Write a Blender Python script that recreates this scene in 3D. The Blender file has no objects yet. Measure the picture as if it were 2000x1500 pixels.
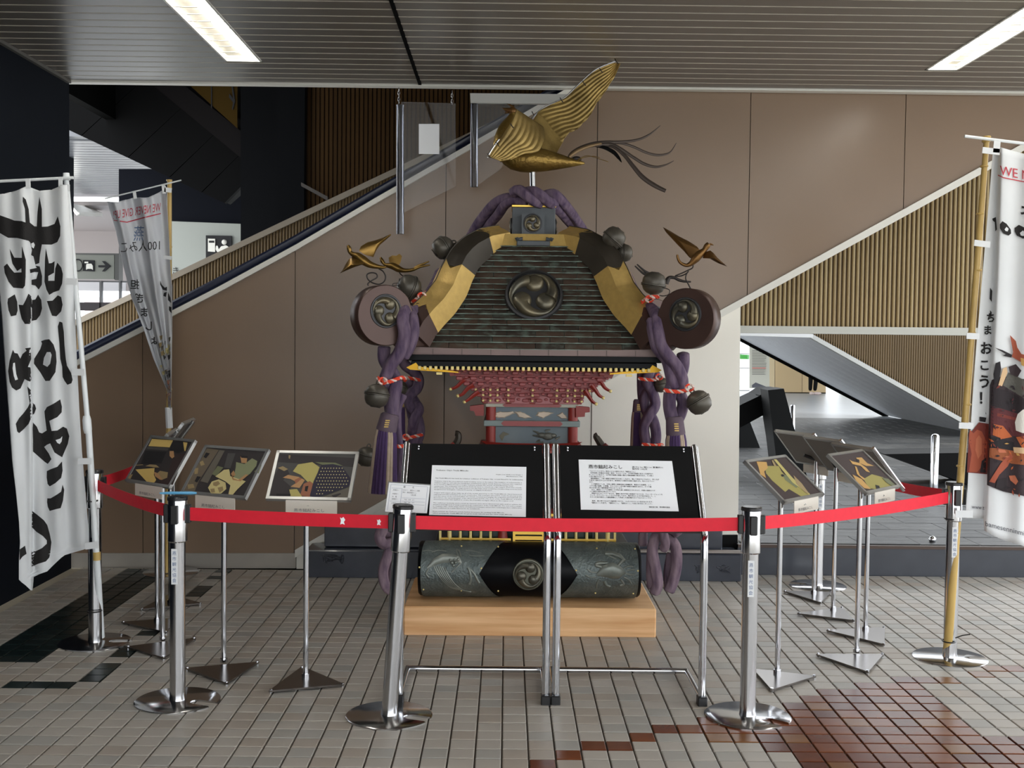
import bpy, bmesh, math, random
from mathutils import Vector as V, Matrix
random.seed(7)
SC = bpy.context.scene
COL = SC.collection
pi = math.pi

# ------------------------------------------------------------------ camera, light, exposure
F, YAW, PITCH, ROLL, CH = 2254.8, .0047, .0401, .01095, 1.561
_cy, _sy, _cp, _sp, _cr, _sr = math.cos(YAW), math.sin(YAW), math.cos(PITCH), math.sin(PITCH), math.cos(ROLL), math.sin(ROLL)
CW = V((_sy*_cp, _cy*_cp, -_sp)); _r0 = V((_cy, -_sy, 0)); _u0 = _r0.cross(CW)
CR = _cr*_r0+_sr*_u0; CU = -_sr*_r0+_cr*_u0; CO = V((0, 0, CH))
cam = bpy.data.cameras.new('camera'); camo = bpy.data.objects.new('camera', cam); COL.objects.link(camo)
cam.sensor_width = 36; cam.lens = F/2000*36; cam.clip_end = 200
camo.matrix_world = Matrix(((CR.x, CU.x, -CW.x, 0), (CR.y, CU.y, -CW.y, 0), (CR.z, CU.z, -CW.z, CH), (0, 0, 0, 1)))
SC.camera = camo
wd = bpy.data.worlds.new('overcast sky'); SC.world = wd; wd.use_nodes = True
_bg = wd.node_tree.nodes['Background']; _bg.inputs[0].default_value = (.93, .97, 1, 1); _bg.inputs[1].default_value = 1.25
vs = SC.view_settings; vs.view_transform = 'Standard'; vs.look = 'None'; vs.gamma = 1; vs.use_curve_mapping = False; vs.exposure = 1.62

def ray(x, y): return CW+(x-1000)/F*CR-(y-750)/F*CU
def at(x, y, Y):
    d = ray(x, y); return CO+d*(Y/d.y)
def G(x, y, z=0):
    d = ray(x, y); return CO+d*((z-CH)/d.z)
def hit(x, y, o, n):
    d = ray(x, y); return CO+d*((o-CO).dot(n)/d.dot(n))
def px(P):
    P = V(P)-CO; z = P.dot(CW); return (1000+F*P.dot(CR)/z, 750-F*P.dot(CU)/z)

# ------------------------------------------------------------------ materials
def lin(c):
    return tuple((v/255/12.92 if v <= 10 else ((v/255+.055)/1.055)**2.4) for v in c)
MATS = {}
def mat(name, c, rough=.6, metal=0, var=0, scale=8, bump=0, stretch=(1, 1, 1), c2=None, emit=0, spec=.5, trans=0, bscale=None, coat=0, thresh=None, transl=0):
    if name in MATS: return MATS[name]
    m = bpy.data.materials.new(name); m.use_nodes = True; nt = m.node_tree; b = nt.nodes['Principled BSDF']
    col = (*lin(c), 1); b.inputs['Base Color'].default_value = col; b.inputs['Roughness'].default_value = rough
    b.inputs['Metallic'].default_value = metal; b.inputs['Specular IOR Level'].default_value = spec
    if coat: b.inputs['Coat Weight'].default_value = coat; b.inputs['Coat Roughness'].default_value = .08
    if trans: b.inputs['Transmission Weight'].default_value = trans
    if emit: b.inputs['Emission Color'].default_value = col; b.inputs['Emission Strength'].default_value = emit
    if var or bump or c2:
        tc = nt.nodes.new('ShaderNodeTexCoord'); mp = nt.nodes.new('ShaderNodeMapping'); nz = nt.nodes.new('ShaderNodeTexNoise')
        mp.inputs['Scale'].default_value = stretch; nz.inputs['Scale'].default_value = scale; nz.inputs['Detail'].default_value = 5
        nt.links.new(tc.outputs['Object'], mp.inputs[0]); nt.links.new(mp.outputs[0], nz.inputs[0])
        if var or c2:
            rp = nt.nodes.new('ShaderNodeValToRGB'); e = rp.color_ramp.elements
            if c2: a, z = lin(c), lin(c2)
            else: a = tuple(v*(1-var) for v in lin(c)); z = tuple(min(1, v*(1+var)) for v in lin(c))
            e[0].position, e[1].position = thresh or (.3, .7)
            e[0].color = (*a, 1); e[1].color = (*z, 1)
            nt.links.new(nz.outputs[0], rp.inputs[0]); nt.links.new(rp.outputs[0], b.inputs['Base Color'])
        if bump:
            n2 = nz
            if bscale:
                n2 = nt.nodes.new('ShaderNodeTexNoise'); n2.inputs['Scale'].default_value = bscale; nt.links.new(mp.outputs[0], n2.inputs[0])
            bp = nt.nodes.new('ShaderNodeBump'); bp.inputs['Strength'].default_value = bump; bp.inputs['Distance'].default_value = .01
            nt.links.new(n2.outputs[0], bp.inputs['Height']); nt.links.new(bp.outputs[0], b.inputs['Normal'])
    MATS[name] = m; return m

# ------------------------------------------------------------------ mesh building
class MB:
    def __init__(s): s.v = []; s.f = []; s.m = []
    def add(s, vs, fs, mi=0):
        n = len(s.v); s.v += [tuple(v) for v in vs]; s.f += [tuple(n+i for i in f) for f in fs]; s.m += [mi]*len(fs)
    def box(s, c, d, rz=0, mi=0, M=None):
        x, y, z = (k/2 for k in d); c = V(c); R = Matrix.Rotation(rz, 3, 'Z') if M is None else M
        vs = [c+R@V((a*x, b*y, e*z)) for e in (-1, 1) for b in (-1, 1) for a in (-1, 1)]
        s.add(vs, [(0, 2, 3, 1), (4, 5, 7, 6), (0, 1, 5, 4), (2, 6, 7, 3), (0, 4, 6, 2), (1, 3, 7, 5)], mi); return s
    def bevbox(s, c, d, b=.01, rz=0, mi=0):
        x, y, z = (k/2 for k in d); c = V(c); R = Matrix.Rotation(rz, 3, 'Z')
        L = []
        for zz, i in ((-z, b), (-z+b, 0), (z-b, 0), (z, b)):
            for a, e in ((-x+i+b, -y+i), (x-i-b, -y+i), (x-i, -y+i+b), (x-i, y-i-b), (x-i-b, y-i), (-x+i+b, y-i), (-x+i, y-i-b), (-x+i, -y+i+b)):
                L.append(c+R@V((a, e, zz)))
        fs = [tuple(range(7, -1, -1)), tuple(range(24, 32))]
        for k in range(3):
            for j in range(8): fs.append((k*8+j, k*8+(j+1) % 8, k*8+8+(j+1) % 8, k*8+8+j))
        s.add(L, fs, mi); return s
    def tube(s, pts, rad, n=12, cap=True, sq=1, mi=0, up=None, closed=False):
        pts = [V(p) for p in pts]; m = len(pts); rad = rad if isinstance(rad, (list, tuple)) else [rad]*m
        L = []; pu = None
        for i, p in enumerate(pts):
            t = (pts[min(i+1, m-1)]-pts[max(i-1, 0)])
            if closed: t = pts[(i+1) % m]-pts[(i-1) % m]
            t = t.normalized() if t.length > 1e-9 else V((0, 0, 1))
            if up is not None: a = V(up); a = (a-t*a.dot(t)); a = a.normalized() if a.length > 1e-6 else t.orthogonal().normalized()
            elif pu is None: a = t.orthogonal().normalized()
            else: a = (pu-t*pu.dot(t)); a = a.normalized() if a.length > 1e-6 else t.orthogonal().normalized()
            pu = a; b = t.cross(a)
            for j in range(n):
                th = 2*pi*j/n; L.append(p+(a*math.cos(th)*sq+b*math.sin(th))*rad[i])
        fs = []
        for i in range(m if closed else m-1):
            for j in range(n):
                k = (i+1) % m; fs.append((i*n+j, i*n+(j+1) % n, k*n+(j+1) % n, k*n+j))
        if cap and not closed: fs += [tuple(range(n-1, -1, -1)), tuple((m-1)*n+j for j in range(n))]
        s.add(L, fs, mi); return s
    def cyl(s, a, b, r, r2=None, n=20, mi=0): return s.tube([a, b], [r, r if r2 is None else r2], n, mi=mi)
    def lathe(s, prof, o=(0, 0, 0), n=28, mi=0, M=None):
        o = V(o); L = []
        for r, z in prof:
            for j in range(n):
                p = V((r*math.cos(2*pi*j/n), r*math.sin(2*pi*j/n), z)); L.append(o+(M@p if M is not None else p))
        fs = [(i*n+j, i*n+(j+1) % n, (i+1)*n+(j+1) % n, (i+1)*n+j) for i in range(len(prof)-1) for j in range(n)]
        fs += [tuple(range(n-1, -1, -1)), tuple((len(prof)-1)*n+j for j in range(n))]
        s.add(L, fs, mi); return s
    def ell(s, c, r, n=14, M=None, mi=0):
        c = V(c); r = V(r) if isinstance(r, (tuple, list, V)) else V((r, r, r)); h = n//2
        L = []
        for i in range(h+1):
            for j in range(n):
                a = pi*i/h; b = 2*pi*j/n; p = V((r.x*math.sin(a)*math.cos(b), r.y*math.sin(a)*math.sin(b), -r.z*math.cos(a)))
                L.append(c+(M@p if M is not None else p))
        s.add(L, [(i*n+j, i*n+(j+1) % n, (i+1)*n+(j+1) % n, (i+1)*n+j) for i in range(h) for j in range(n)], mi); return s
    def prism(s, pts, vec, mi=0):
        pts = [V(p) for p in pts]; vec = V(vec); n = len(pts)
        s.add(pts+[p+vec for p in pts], [tuple(range(n-1, -1, -1)), tuple(range(n, 2*n))]+[(i, (i+1) % n, n+(i+1) % n, n+i) for i in range(n)], mi); return s
    def grid(s, fn, nu, nv, mi=0, mf=None):
        n = len(s.v); s.v += [tuple(fn(i/nu, j/nv)) for j in range(nv+1) for i in range(nu+1)]
        for j in range(nv):
            for i in range(nu):
                a = n+j*(nu+1)+i; s.f.append((a, a+1, a+nu+2, a+nu+1)); s.m.append(mf(i/nu, j/nv) if mf else mi)
        return s
    def mesh(s, name, mats, smooth=0, clean=False):
        me = bpy.data.meshes.new(name); me.from_pydata(s.v, [], s.f)
        for m in (mats if isinstance(mats, (list, tuple)) else [mats]): me.materials.append(m)
        if any(s.m): me.polygons.foreach_set('material_index', s.m)
        bm = bmesh.new(); bm.from_mesh(me)
        if clean: bmesh.ops.remove_doubles(bm, verts=bm.verts, dist=1e-5)
        bmesh.ops.recalc_face_normals(bm, faces=bm.faces); bm.to_mesh(me); bm.free()
        if smooth:
            me.polygons.foreach_set('use_smooth', [True]*len(me.polygons))
            if smooth != 1: me.set_sharp_from_angle(angle=math.radians(smooth))
        return me
    def build(s, name, mats, parent=None, smooth=35, clean=False):
        return link(name, s.mesh(name, mats, smooth, clean), parent)
def link(name, me, parent=None):
    o = bpy.data.objects.new(name, me); COL.objects.link(o)
    if parent is not None:
        o.parent = parent
        o.matrix_parent_inverse = inv(parent)
    return o
WM = {}
def inv(p):
    return WM.get(p.name, Matrix()).inverted() if p.name in WM else Matrix()
def empty(name, loc, label=None, cat=None, group=None):
    o = bpy.data.objects.new(name, None); COL.objects.link(o); o.location = loc; o.empty_display_size = .1
    WM[o.name] = Matrix.Translation(V(loc)); return tag(o, label, cat, group)
def tag(o, label=None, cat=None, group=None, kind=None):
    if label: o['label'] = label
    if cat: o['category'] = cat
    if group: o['group'] = group
    if kind: o['kind'] = kind
    return o
def struct(o): o['kind'] = 'structure'; return o
def spline(pts, k=6):
    P = [V(p) for p in pts]; out = []
    for i in range(len(P)-1):
        a, b, c, d = P[max(i-1, 0)], P[i], P[i+1], P[min(i+2, len(P)-1)]
        for j in range(k):
            t = j/k; out.append(.5*((2*b)+(c-a)*t+(2*a-5*b+4*c-d)*t*t+(3*b-a-3*c+d)*t**3))
    return out+[P[-1]]
def lerp(a, b, t): return a+(b-a)*t
def interp(tab, y):
    if y <= tab[0][0]: return tab[0][1]
    for (a, b), (c, d) in zip(tab, tab[1:]):
        if y <= c: return b+(d-b)*(y-a)/(c-a) if c > a else d
    return tab[-1][1]
def inside(p, poly):
    x, y = p; r = False; n = len(poly)
    for i in range(n):
        x1, y1 = poly[i]; x2, y2 = poly[(i+1) % n]
        if (y1 > y) != (y2 > y) and x < (x2-x1)*(y-y1)/(y2-y1)+x1: r = not r
    return r
def clipx(poly, lo, hi, ax=0):
    for lim, sg in ((lo, 1), (hi, -1)):
        out = []
        for i in range(len(poly)):
            a, b = poly[i], poly[(i+1) % len(poly)]; da, db = (a[ax]-lim)*sg, (b[ax]-lim)*sg
            if da >= 0: out.append(a)
            if (da >= 0) != (db >= 0): out.append(a+(b-a)*(da/(da-db)))
        poly = out
        if not poly: return []
    return poly
def slab(name, pts, Y, th, m, parent=None, smooth=0):
    return MB().prism([at(x, y, Y) for x, y in pts], (0, th, 0)).build(name, m, parent, smooth)
# flat print: list of 2-D polygons, mapped through fn, cut small enough to follow the surface
def printed(name, polys, fn, m, parent, cut=0, holes=False):
    bm = bmesh.new()
    for poly in polys:
        vs = [bm.verts.new((x, y, 0)) for x, y in poly]
        try: bm.faces.new(vs)
        except ValueError: pass
    bm.normal_update(); bmesh.ops.triangulate(bm, faces=bm.faces, ngon_method='EAR_CLIP')
    if cut:
        for _ in range(6):
            e = [e for e in bm.edges if e.calc_length() > cut]
            if not e: break
            bmesh.ops.subdivide_edges(bm, edges=e, cuts=1); bmesh.ops.triangulate(bm, faces=bm.faces)
    for v in bm.verts: v.co = fn(v.co.x, v.co.y)
    me = bpy.data.meshes.new(name); bm.to_mesh(me); bm.free(); me.materials.append(m)
    return link(name, me, parent)
def textobj(name, body, fn, m, parent, cut=0, res=2, wmax=None, bold=0):
    """fn maps text units (em = 1) to the surface"""
    c = bpy.data.curves.new('t', 'FONT'); c.body = body; c.resolution_u = res; c.offset = bold
    o = bpy.data.objects.new('t', c); me0 = o.to_mesh()
    vs = [tuple(v.co) for v in me0.vertices]; fs = [tuple(p.vertices) for p in me0.polygons]
    o.to_mesh_clear(); bpy.data.objects.remove(o); bpy.data.curves.remove(c)
    if not vs: return None
    W = max(v[0] for v in vs); k = 1 if not wmax else wmax/W
    bm = bmesh.new(); bv = [bm.verts.new((v[0]*k, v[1], 0)) for v in vs]
    for f in fs:
        try: bm.faces.new([bv[i] for i in f])
        except ValueError: pass
    if cut:
        for _ in range(4):
            e = [e for e in bm.edges if e.calc_length() > cut]
            if not e: break
            bmesh.ops.subdivide_edges(bm, edges=e, cuts=1); bmesh.ops.triangulate(bm, faces=bm.faces)
    for v in bm.verts: v.co = fn(v.co.x, v.co.y)
    me = bpy.data.meshes.new(name); bm.to_mesh(me); bm.free(); me.materials.append(m)
    return link(name, me, parent)
# ------------------------------------------------------------------ material set
M_tile = mat('glazed_tile_grey', (170, 164, 156), .4, var=.08, scale=2.6, spec=.3)
M_tile2 = mat('glazed_tile_warm', (163, 154, 144), .42, var=.08, scale=3.1, spec=.3)
M_tile3 = mat('glazed_tile_cool', (160, 157, 151), .42, var=.07, scale=3.1, spec=.3)
M_tbrown = [mat('tile_brown_%d' % i, c, .24, var=.12, scale=9, spec=.25) for i, c in enumerate(((112, 62, 36), (98, 52, 32), (118, 78, 46), (88, 46, 32)))]
M_tdark = [mat('tile_green_%d' % i, c, .28, var=.15, scale=9, spec=.3) for i, c in enumerate(((24, 36, 36), (32, 42, 42), (40, 48, 47)))]
M_blackwall = mat('navy_black_wall', (17, 21, 28), .7, var=.06, scale=2, spec=.08)
M_black = mat('matt_black', (12, 12, 13), .6, spec=.12)
M_dark = mat('dark_void', (10, 10, 10), .8, spec=.05)
M_ceil = mat('ceiling_board', (118, 113, 107), .3, var=.03, scale=1.5, stretch=(.2, 1, 1), spec=.5)
M_cline = mat('ceiling_joint', (196, 190, 178), .4)
M_white = mat('white_paint', (226, 224, 216), .45)
M_cream = mat('cream_wall', (244, 240, 230), .5, var=.02, scale=2)
M_bwall = mat('brown_panel', (132, 110, 90), .3, var=.05, scale=1.2, bump=.03, bscale=60, spec=.5)
M_joint = mat('panel_joint', (58, 46, 36), .7)
M_base = mat('baseboard_grey', (158, 152, 144), .35, var=.12, scale=4)
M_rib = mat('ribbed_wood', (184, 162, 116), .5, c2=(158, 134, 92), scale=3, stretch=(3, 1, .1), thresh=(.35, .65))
M_ribd = mat('ribbed_backing', (84, 66, 40), .7)
M_metal = mat('brushed_steel_cladding', (222, 223, 226), .45, metal=.5, var=.06, scale=6, stretch=(.1, 4, 4))
M_chrome = mat('polished_chrome', (215, 217, 222), .09, metal=1)
M_steel = mat('polished_steel', (196, 196, 198), .16, metal=1)
M_sblk = mat('black_plastic', (26, 26, 28), .38)
M_red = mat('red_belt', (228, 24, 50), .65, var=.04, scale=30)
M_stone = mat('slate_floor', (84, 84, 84), .22, var=.25, scale=7, bump=.5, stretch=(.6, 1.5, 1), spec=.5)
M_edge = mat('platform_face', (66, 69, 76), .22, var=.1, scale=5)
M_lampw = mat('lamp_housing', (232, 232, 226), .4)
M_lamp = mat('fluorescent_tube', (255, 252, 244), .4, emit=9)
M_navy = mat('navy_handrail', (18, 26, 52), .32)
M_tube = mat('clear_tube', (176, 178, 184), .12, trans=1)
M_acr = mat('clear_acrylic', (250, 250, 252), .03, trans=1)
M_paper = mat('white_paper', (246, 248, 252), .6)
M_ink = mat('black_ink', (30, 30, 33), .8)
M_inkg = mat('grey_ink', (96, 96, 104), .8)
M_yel = mat('yellow_sign', (58, 42, 6), .7, spec=.1)
M_beige = mat('beige_hoarding', (206, 180, 138), .6)
M_hallf = mat('pale_hall_floor', (160, 164, 168), .35, var=.05, scale=2)
M_cloth = mat('white_banner_cloth', (226, 228, 230), .85, var=.03, scale=4)
M_bamboo = mat('bamboo', (196, 164, 96), .42, var=.14, scale=5, stretch=(4, 4, 1))

# ------------------------------------------------------------------ floor of tiles
TX0, TY0 = -1.8030, 4.1098
def grout():
    m = bpy.data.materials.new('floor_grout'); m.use_nodes = True; nt = m.node_tree; b = nt.nodes['Principled BSDF']
    tc = nt.nodes.new('ShaderNodeTexCoord'); sx = nt.nodes.new('ShaderNodeSeparateXYZ'); nt.links.new(tc.outputs['Object'], sx.inputs[0])
    def mth(op, a, bb=None):
        n = nt.nodes.new('ShaderNodeMath'); n.operation = op
        if isinstance(a, (int, float)): n.inputs[0].default_value = a
        else: nt.links.new(a, n.inputs[0])
        if bb is not None: n.inputs[1].default_value = bb
        return n.outputs[0]
    d = mth('ABSOLUTE', mth('SUBTRACT', mth('FRACT', mth('ADD', mth('MULTIPLY', mth('SUBTRACT', sx.outputs[0], TX0), 10), .5)), .5))
    rp = nt.nodes.new('ShaderNodeValToRGB'); e = rp.color_ramp.elements; e[0].position = .03; e[1].position = .045
    e[0].color = (*lin((78, 70, 62)), 1); e[1].color = (*lin((196, 188, 170)), 1)
    nt.links.new(d, rp.inputs[0]); nt.links.new(rp.outputs[0], b.inputs['Base Color']); b.inputs['Roughness'].default_value = .7
    return m
floor = struct(MB().box((1.3, 2.3, -.028), (8.4, 10.7, .05)).build('floor', grout(), None, 0))
BROWN = [(1768, 1319), (1866, 1319), (1866, 1331), (1797, 1332), (1862, 1397), (1930, 1447), (2200, 1447), (2200, 1560), (1640, 1560), (1590, 1500), (1552, 1479), (1500, 1462), (1432, 1453), (1378, 1440), (1366, 1422), (1358, 1421), (1362, 1408), (1400, 1396), (1516, 1383), (1560, 1366), (1590, 1353), (1670, 1342), (1740, 1331)]
BSTR = [(1060, 1493), (1110, 1478), (1158, 1461), (1208, 1461), (1254, 1445), (1298, 1429), (1346, 1429), (1910, 1314), (1945, 1303), (1980, 1303)]
GREEN = [(-80, 1302), (88, 1294), (165, 1234), (212, 1200), (305, 1126), (322, 1109), (255, 1109), (0, 1262), (-80, 1290)]
GSTR = [(28, 1340), (75, 1340), (120, 1340), (218, 1304), (201, 1315), (180, 1327), (250, 1269), (236, 1279), (290, 1234), (412, 1129), (424, 1119), (436, 1109), (372, 1164), (388, 1154), (398, 1147)]
def cell(p):
    g = G(*p); return (math.floor((g.x-TX0)/.1), math.floor((g.y-TY0)/.1))
BS = {cell(p) for p in BSTR}; GS = {cell(p) for p in GSTR}
def tile_mb(mb, cx, cy, mi=0, dz=0):
    a, b = .0472, .0445
    vs = [(cx+i*a*sx, cy+j*a*sx, z+dz) for z, sx in ((-.003, 1), (.0035, .985), (.005, .93)) for i, j in ((-1, -1), (1, -1), (1, 1), (-1, 1))]
    mb.add(vs, [(0, 1, 5, 4), (1, 2, 6, 5), (2, 3, 7, 6), (3, 0, 4, 7), (4, 5, 9, 8), (5, 6, 10, 9), (6, 7, 11, 10), (7, 4, 8, 11), (8, 9, 10, 11)], mi)
tmats = [M_tile, M_tile2, M_tile3]+M_tbrown+M_tdark
def tmat(i, j, cx, cy):
    q = px((cx, cy, 0)) if cy > 2.5 else (0, 9e3)
    if (i, j) in BS or (cy > 3 and inside(q, BROWN)): return 3+random.choice((0, 0, 1, 1, 2, 3))
    if (i, j) in GS or (cy > 3 and inside(q, GREEN)): return 7+random.choice((0, 0, 1, 2))
    return random.choice((0, 0, 0, 1, 2))
cells = []
for j in range(-37, 35):
    for i in range(-11, 71):
        cx, cy = TX0+.1*i+.05, TY0+.1*j+.05
        if cx < -2.84 or cy > 7.58: continue
        q = px((cx, cy, 0)) if cy > 3.5 else (0, 9e9)
        cells.append((cy if (-20 < q[0] < 2020 and q[1] < 1512) else 99+cy, i, j, cx, cy))
cells.sort()
TM = {}
for k, m in enumerate(tmats):
    t = MB(); tile_mb(t, 0, 0); TM[k] = t.mesh('floor_tile', m, 0)
rest = MB()
for n, (key, i, j, cx, cy) in enumerate(cells):
    k = tmat(i, j, cx, cy); dz = random.uniform(-.0006, .0006)
    if n < 300:
        o = link('floor_tile', TM[k], floor); o.location = (cx, cy, dz)
    else: tile_mb(rest, cx, cy, k, dz)
tag(rest.build('floor_tile_field', tmats, floor, 0), kind='stuff')

struct(MB().box((1, 10, -.09), (120, 110, .06)).build('floor_outside', mat('pale_paving', (212, 209, 202), .8, var=.06, scale=.6), None, 0))
# ------------------------------------------------------------------ left wall, ceiling
YW = 7.70
wl = struct(MB().box((-2.98, 2.3, 1.63), (.2, 10.66, 3.3)).build('wall_left', M_blackwall, None, 0))
CZ = 3.205
ceiling = struct(MB().box((1.3, 2.35, CZ+.06), (8.4, 10.66, .06)).build('ceiling', M_cline, None, 0))
XJ = (at(803, 80, 6.9).x)
xl, xr = -2.88, 5.5
for k in range(80):
    y1 = 7.60-.1318*k; yc = y1-.066
    if yc < -2.9: break
    for a, b in ((xl, XJ-.012), (XJ+.012, xr)):
        mb = MB(); w = .0575
        # a shallow tray board with turned edges; the pale joint shows in the gap
        secs = [(-w, .018), (-w+.003, 0), (w-.003, 0), (w, .018)]
        holes = [(-1.71, -1.49), (2.505, 2.70)]
        segs = [(a, b)]
        if 2.0 < yc < 7.03:
            for h0, h1 in holes:
                ns = []
                for s0, s1 in segs:
                    if h0 > s0 and h1 < s1: ns += [(s0, h0), (h1, s1)]
                    else: ns.append((s0, s1))
                segs = ns
        for s0, s1 in segs:
            L = [(x, yc+y, CZ+z) for x in (s0, s1) for y, z in secs]
            mb.add(L, [(0, 1, 5, 4), (1, 2, 6, 5), (2, 3, 7, 6)])
        o = mb.build('ceiling_board', M_ceil, ceiling, 0)
js = MB()
for k in range(79): js.box((1.3, 7.60-.1318*(k+1), CZ+.0012), (8.36, .010, .004))
tag(js.build('joint_strips', M_cline, ceiling, 0), kind='stuff')
MB().box((XJ, 2.3, CZ+.0), (.02, 10.6, .01)).build('expansion_joint', M_dark, ceiling, 0)
tr = struct(MB().box((1.3, 7.645, CZ+.012), (8.4, .07, .045)).box((1.3, 7.665, CZ+1.2), (8.4, .03, 2.4)).build('trim_with_sky_block', M_white, None, 0))  # pale edge strip, plus an unseen tall board added to block sky light
struct(MB().box((-2.87, 2.3, CZ-.012), (.03, 10.6, .02)).build('trim_2', mat('grey_trim', (92, 90, 86), .5), None, 0))
def ceiling_lamp(x0, x1, ya, yb, label):
    e = empty('ceiling_lamp', ((x0+x1)/2, yb, CZ), label, 'lamp', 'recessed ceiling lamps')
    xm, L, yc = (x0+x1)/2, yb-ya, (ya+yb)/2; w = x1-x0
    h = MB(); t = .012
    h.box((x0+t/2, yc, CZ+.02), (t, L, .05)).box((x1-t/2, yc, CZ+.02), (t, L, .05)).box((xm, yb-t/2, CZ+.02), (w, t, .05)).box((xm, ya+t/2, CZ+.02), (w, t, .05))
    h.box((xm, yc, CZ+.046), (w, L, .004)); h.build('housing', M_lampw, e, 0)
    side = 1 if xm < 0 else -1
    MB().box((xm+side*w*.02, yc, CZ+.036), (w*.10, L-.1, .016)).build('reflector', M_lampw, e, 0)
    xt = xm+side*w*.17
    MB().tube([(xt, ya+.06, CZ+.020), (xt, yb-.06, CZ+.020)], .022, 14).build('tube', M_lamp, e)
    return e
ceiling_lamp(-1.71, -1.49, 2.0, 7.02, 'long recessed fluorescent ceiling lamp above the left banner')
ceiling_lamp(2.505, 2.70, 2.0, 7.02, 'long recessed fluorescent ceiling lamp at the upper right')

# ------------------------------------------------------------------ back wall: brown panels between the two diagonals
TRIML = [(142, 713), (163, 701), (273, 645), (336, 612), (420, 569), (578, 483), (740, 388), (918, 286), (1060, 205), (1180, 137), (1300, 70)]
brown = [(112, 727)]+TRIML[1:]+[(2250, 70), (2250, 147), (1925, 326), (1408, 611), (578, 1080), (112, 1080)]
bp = [at(x, y, YW) for x, y in brown]
wb = struct(MB().prism([p+V((0, .012, 0)) for p in bp], (0, .08, 0)).build('wall_back', M_joint, None, 0))
seams = [-9]+[at(x, y, YW).x for x, y in ((278.5, 700), (576, 700), (870.8, 400), (1166, 330), (1464, 330), (1767, 300))]+[99]
for a, b in zip(seams, seams[1:]):
    q = clipx(bp, a+.0025, b-.0025)
    if q: MB().prism(q, (0, .014, 0)).build('wall_panel', M_bwall, wb, 0)
slab('baseboard', [(112, 1080.5), (577, 1080.5), (577, 1110), (112, 1110)], YW-.004, .05, M_base, wb)
# white rail under the handrail and the white band along the lower diagonal
def band(name, line, w, Y, th, m, parent=None):
    up = [(x, y) for x, y in line]; dn = [(x, y+w) for x, y in line[::-1]]
    mb = MB(); A = [at(x, y-w/2, Y) for x, y in line]; B = [at(x, y+w/2, Y) for x, y in line]
    for i in range(len(line)-1): mb.prism([A[i], A[i+1], B[i+1], B[i]], (0, th, 0))
    return mb.build(name, m, parent, 0)
band('deck_strip', TRIML, 11, YW-.03, .09, M_white, wb)
cw = struct(MB().prism([at(x, y, YW+.02) for x, y in ((579, 1085), (1408, 616), (1446.5, 595), (1441.5, 1060), (1441, 1118), (579, 1111))], (0, .3, 0)).build('wall_under_stair', M_cream, None, 0))
band('edge_band', [(576, 1082), (1408, 613), (1925, 328), (2250, 149)], 15, YW-.02, .06, M_white, cw)
MB().box((at(1156, 800, YW).x, YW+.0185, .7), (.004, .004, 1.2)).build('wall_joint', M_joint, cw, 0)
slab('baseboard', [(1150, 1047), (1441, 1045), (1441, 1119), (1150, 1117)], YW+.0, .03, M_black, cw)
# escalator behind the panels: handrail, far balustrade with ribbed wood, cap
struct(MB().box((-.66, 7.90, .3), (4.44, .2, .7)).build('wall_light_stop', M_dark, None, 0))  # unseen dark box added behind the wall foot to stop a light leak
esc = empty('escalator', at(560, 500, 8.4), 'escalator rising to the right with navy handrail and ribbed wood side', 'escalator')
HR = [(x, y-14) for x, y in TRIML]
mbh = MB().tube([at(x, y, 7.80) for x, y in HR], .036, 10, sq=.8); mbh.build('handrail', M_navy, esc)
capl = [(100, 648), (155.5, 626), (336.5, 541), (420, 501), (620, 406), (740, 349), (774, 333), (918, 264), (1100, 176), (1300, 80)]
band('balustrade_cap', capl, 12, 8.90, .12, mat('beige_cap', (140, 130, 116), .4), esc)
YR = 8.93
low = [(x, y+2) for x, y in TRIML]
def ribs(name, top, bot, x0, x1, pitch, Y, depth, m, parent, back=True):
    """vertical half-round ribs between two px polylines at depth Y"""
    X0, X1 = at(x0, 500, Y).x, at(x1, 500, Y).x; mb = MB(); n = int((X1-X0)/pitch)
    tt = [(p.x, p.z) for p in (at(x, y, Y) for x, y in top)]; bb = [(p.x, p.z) for p in (at(x, y, Y) for x, y in bot)]
    for i in range(n):
        x = X0+pitch*(i+.5); zt, zb = interp(tt, x), interp(bb, x)
        if zt-zb < .02: continue
        w = pitch*.36; sec = [(-w, 0), (-w*.7, -depth*.8), (0, -depth), (w*.7, -depth*.8), (w, 0)]
        L = [(x+a, Y+b, z) for z in (zb, zt) for a, b in sec]
        mb.add(L, [(k, k+1, k+6, k+5) for k in range(4)])
    o = mb.build(name, m, parent, 0); tag(o, kind='stuff')
    if back:
        A = [at(x, y, Y) for x, y in top]; B = [at(x, y, Y) for x, y in bot]
        MB().prism(A+B[::-1], (0, .04, 0)).build(name+'_backing', M_ribd, parent, 0)
ribs('balustrade_ribs', capl, [(100, 760)]+[(x, y+14) for x, y in TRIML[:8]]+[(1100, 190), (1300, 90)], 100, 960, .024, YR, .010, mat('ribbed_wood_dim', (112, 90, 52), .5, c2=(92, 72, 40), scale=3, stretch=(3, 1, .1)), esc)
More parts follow.
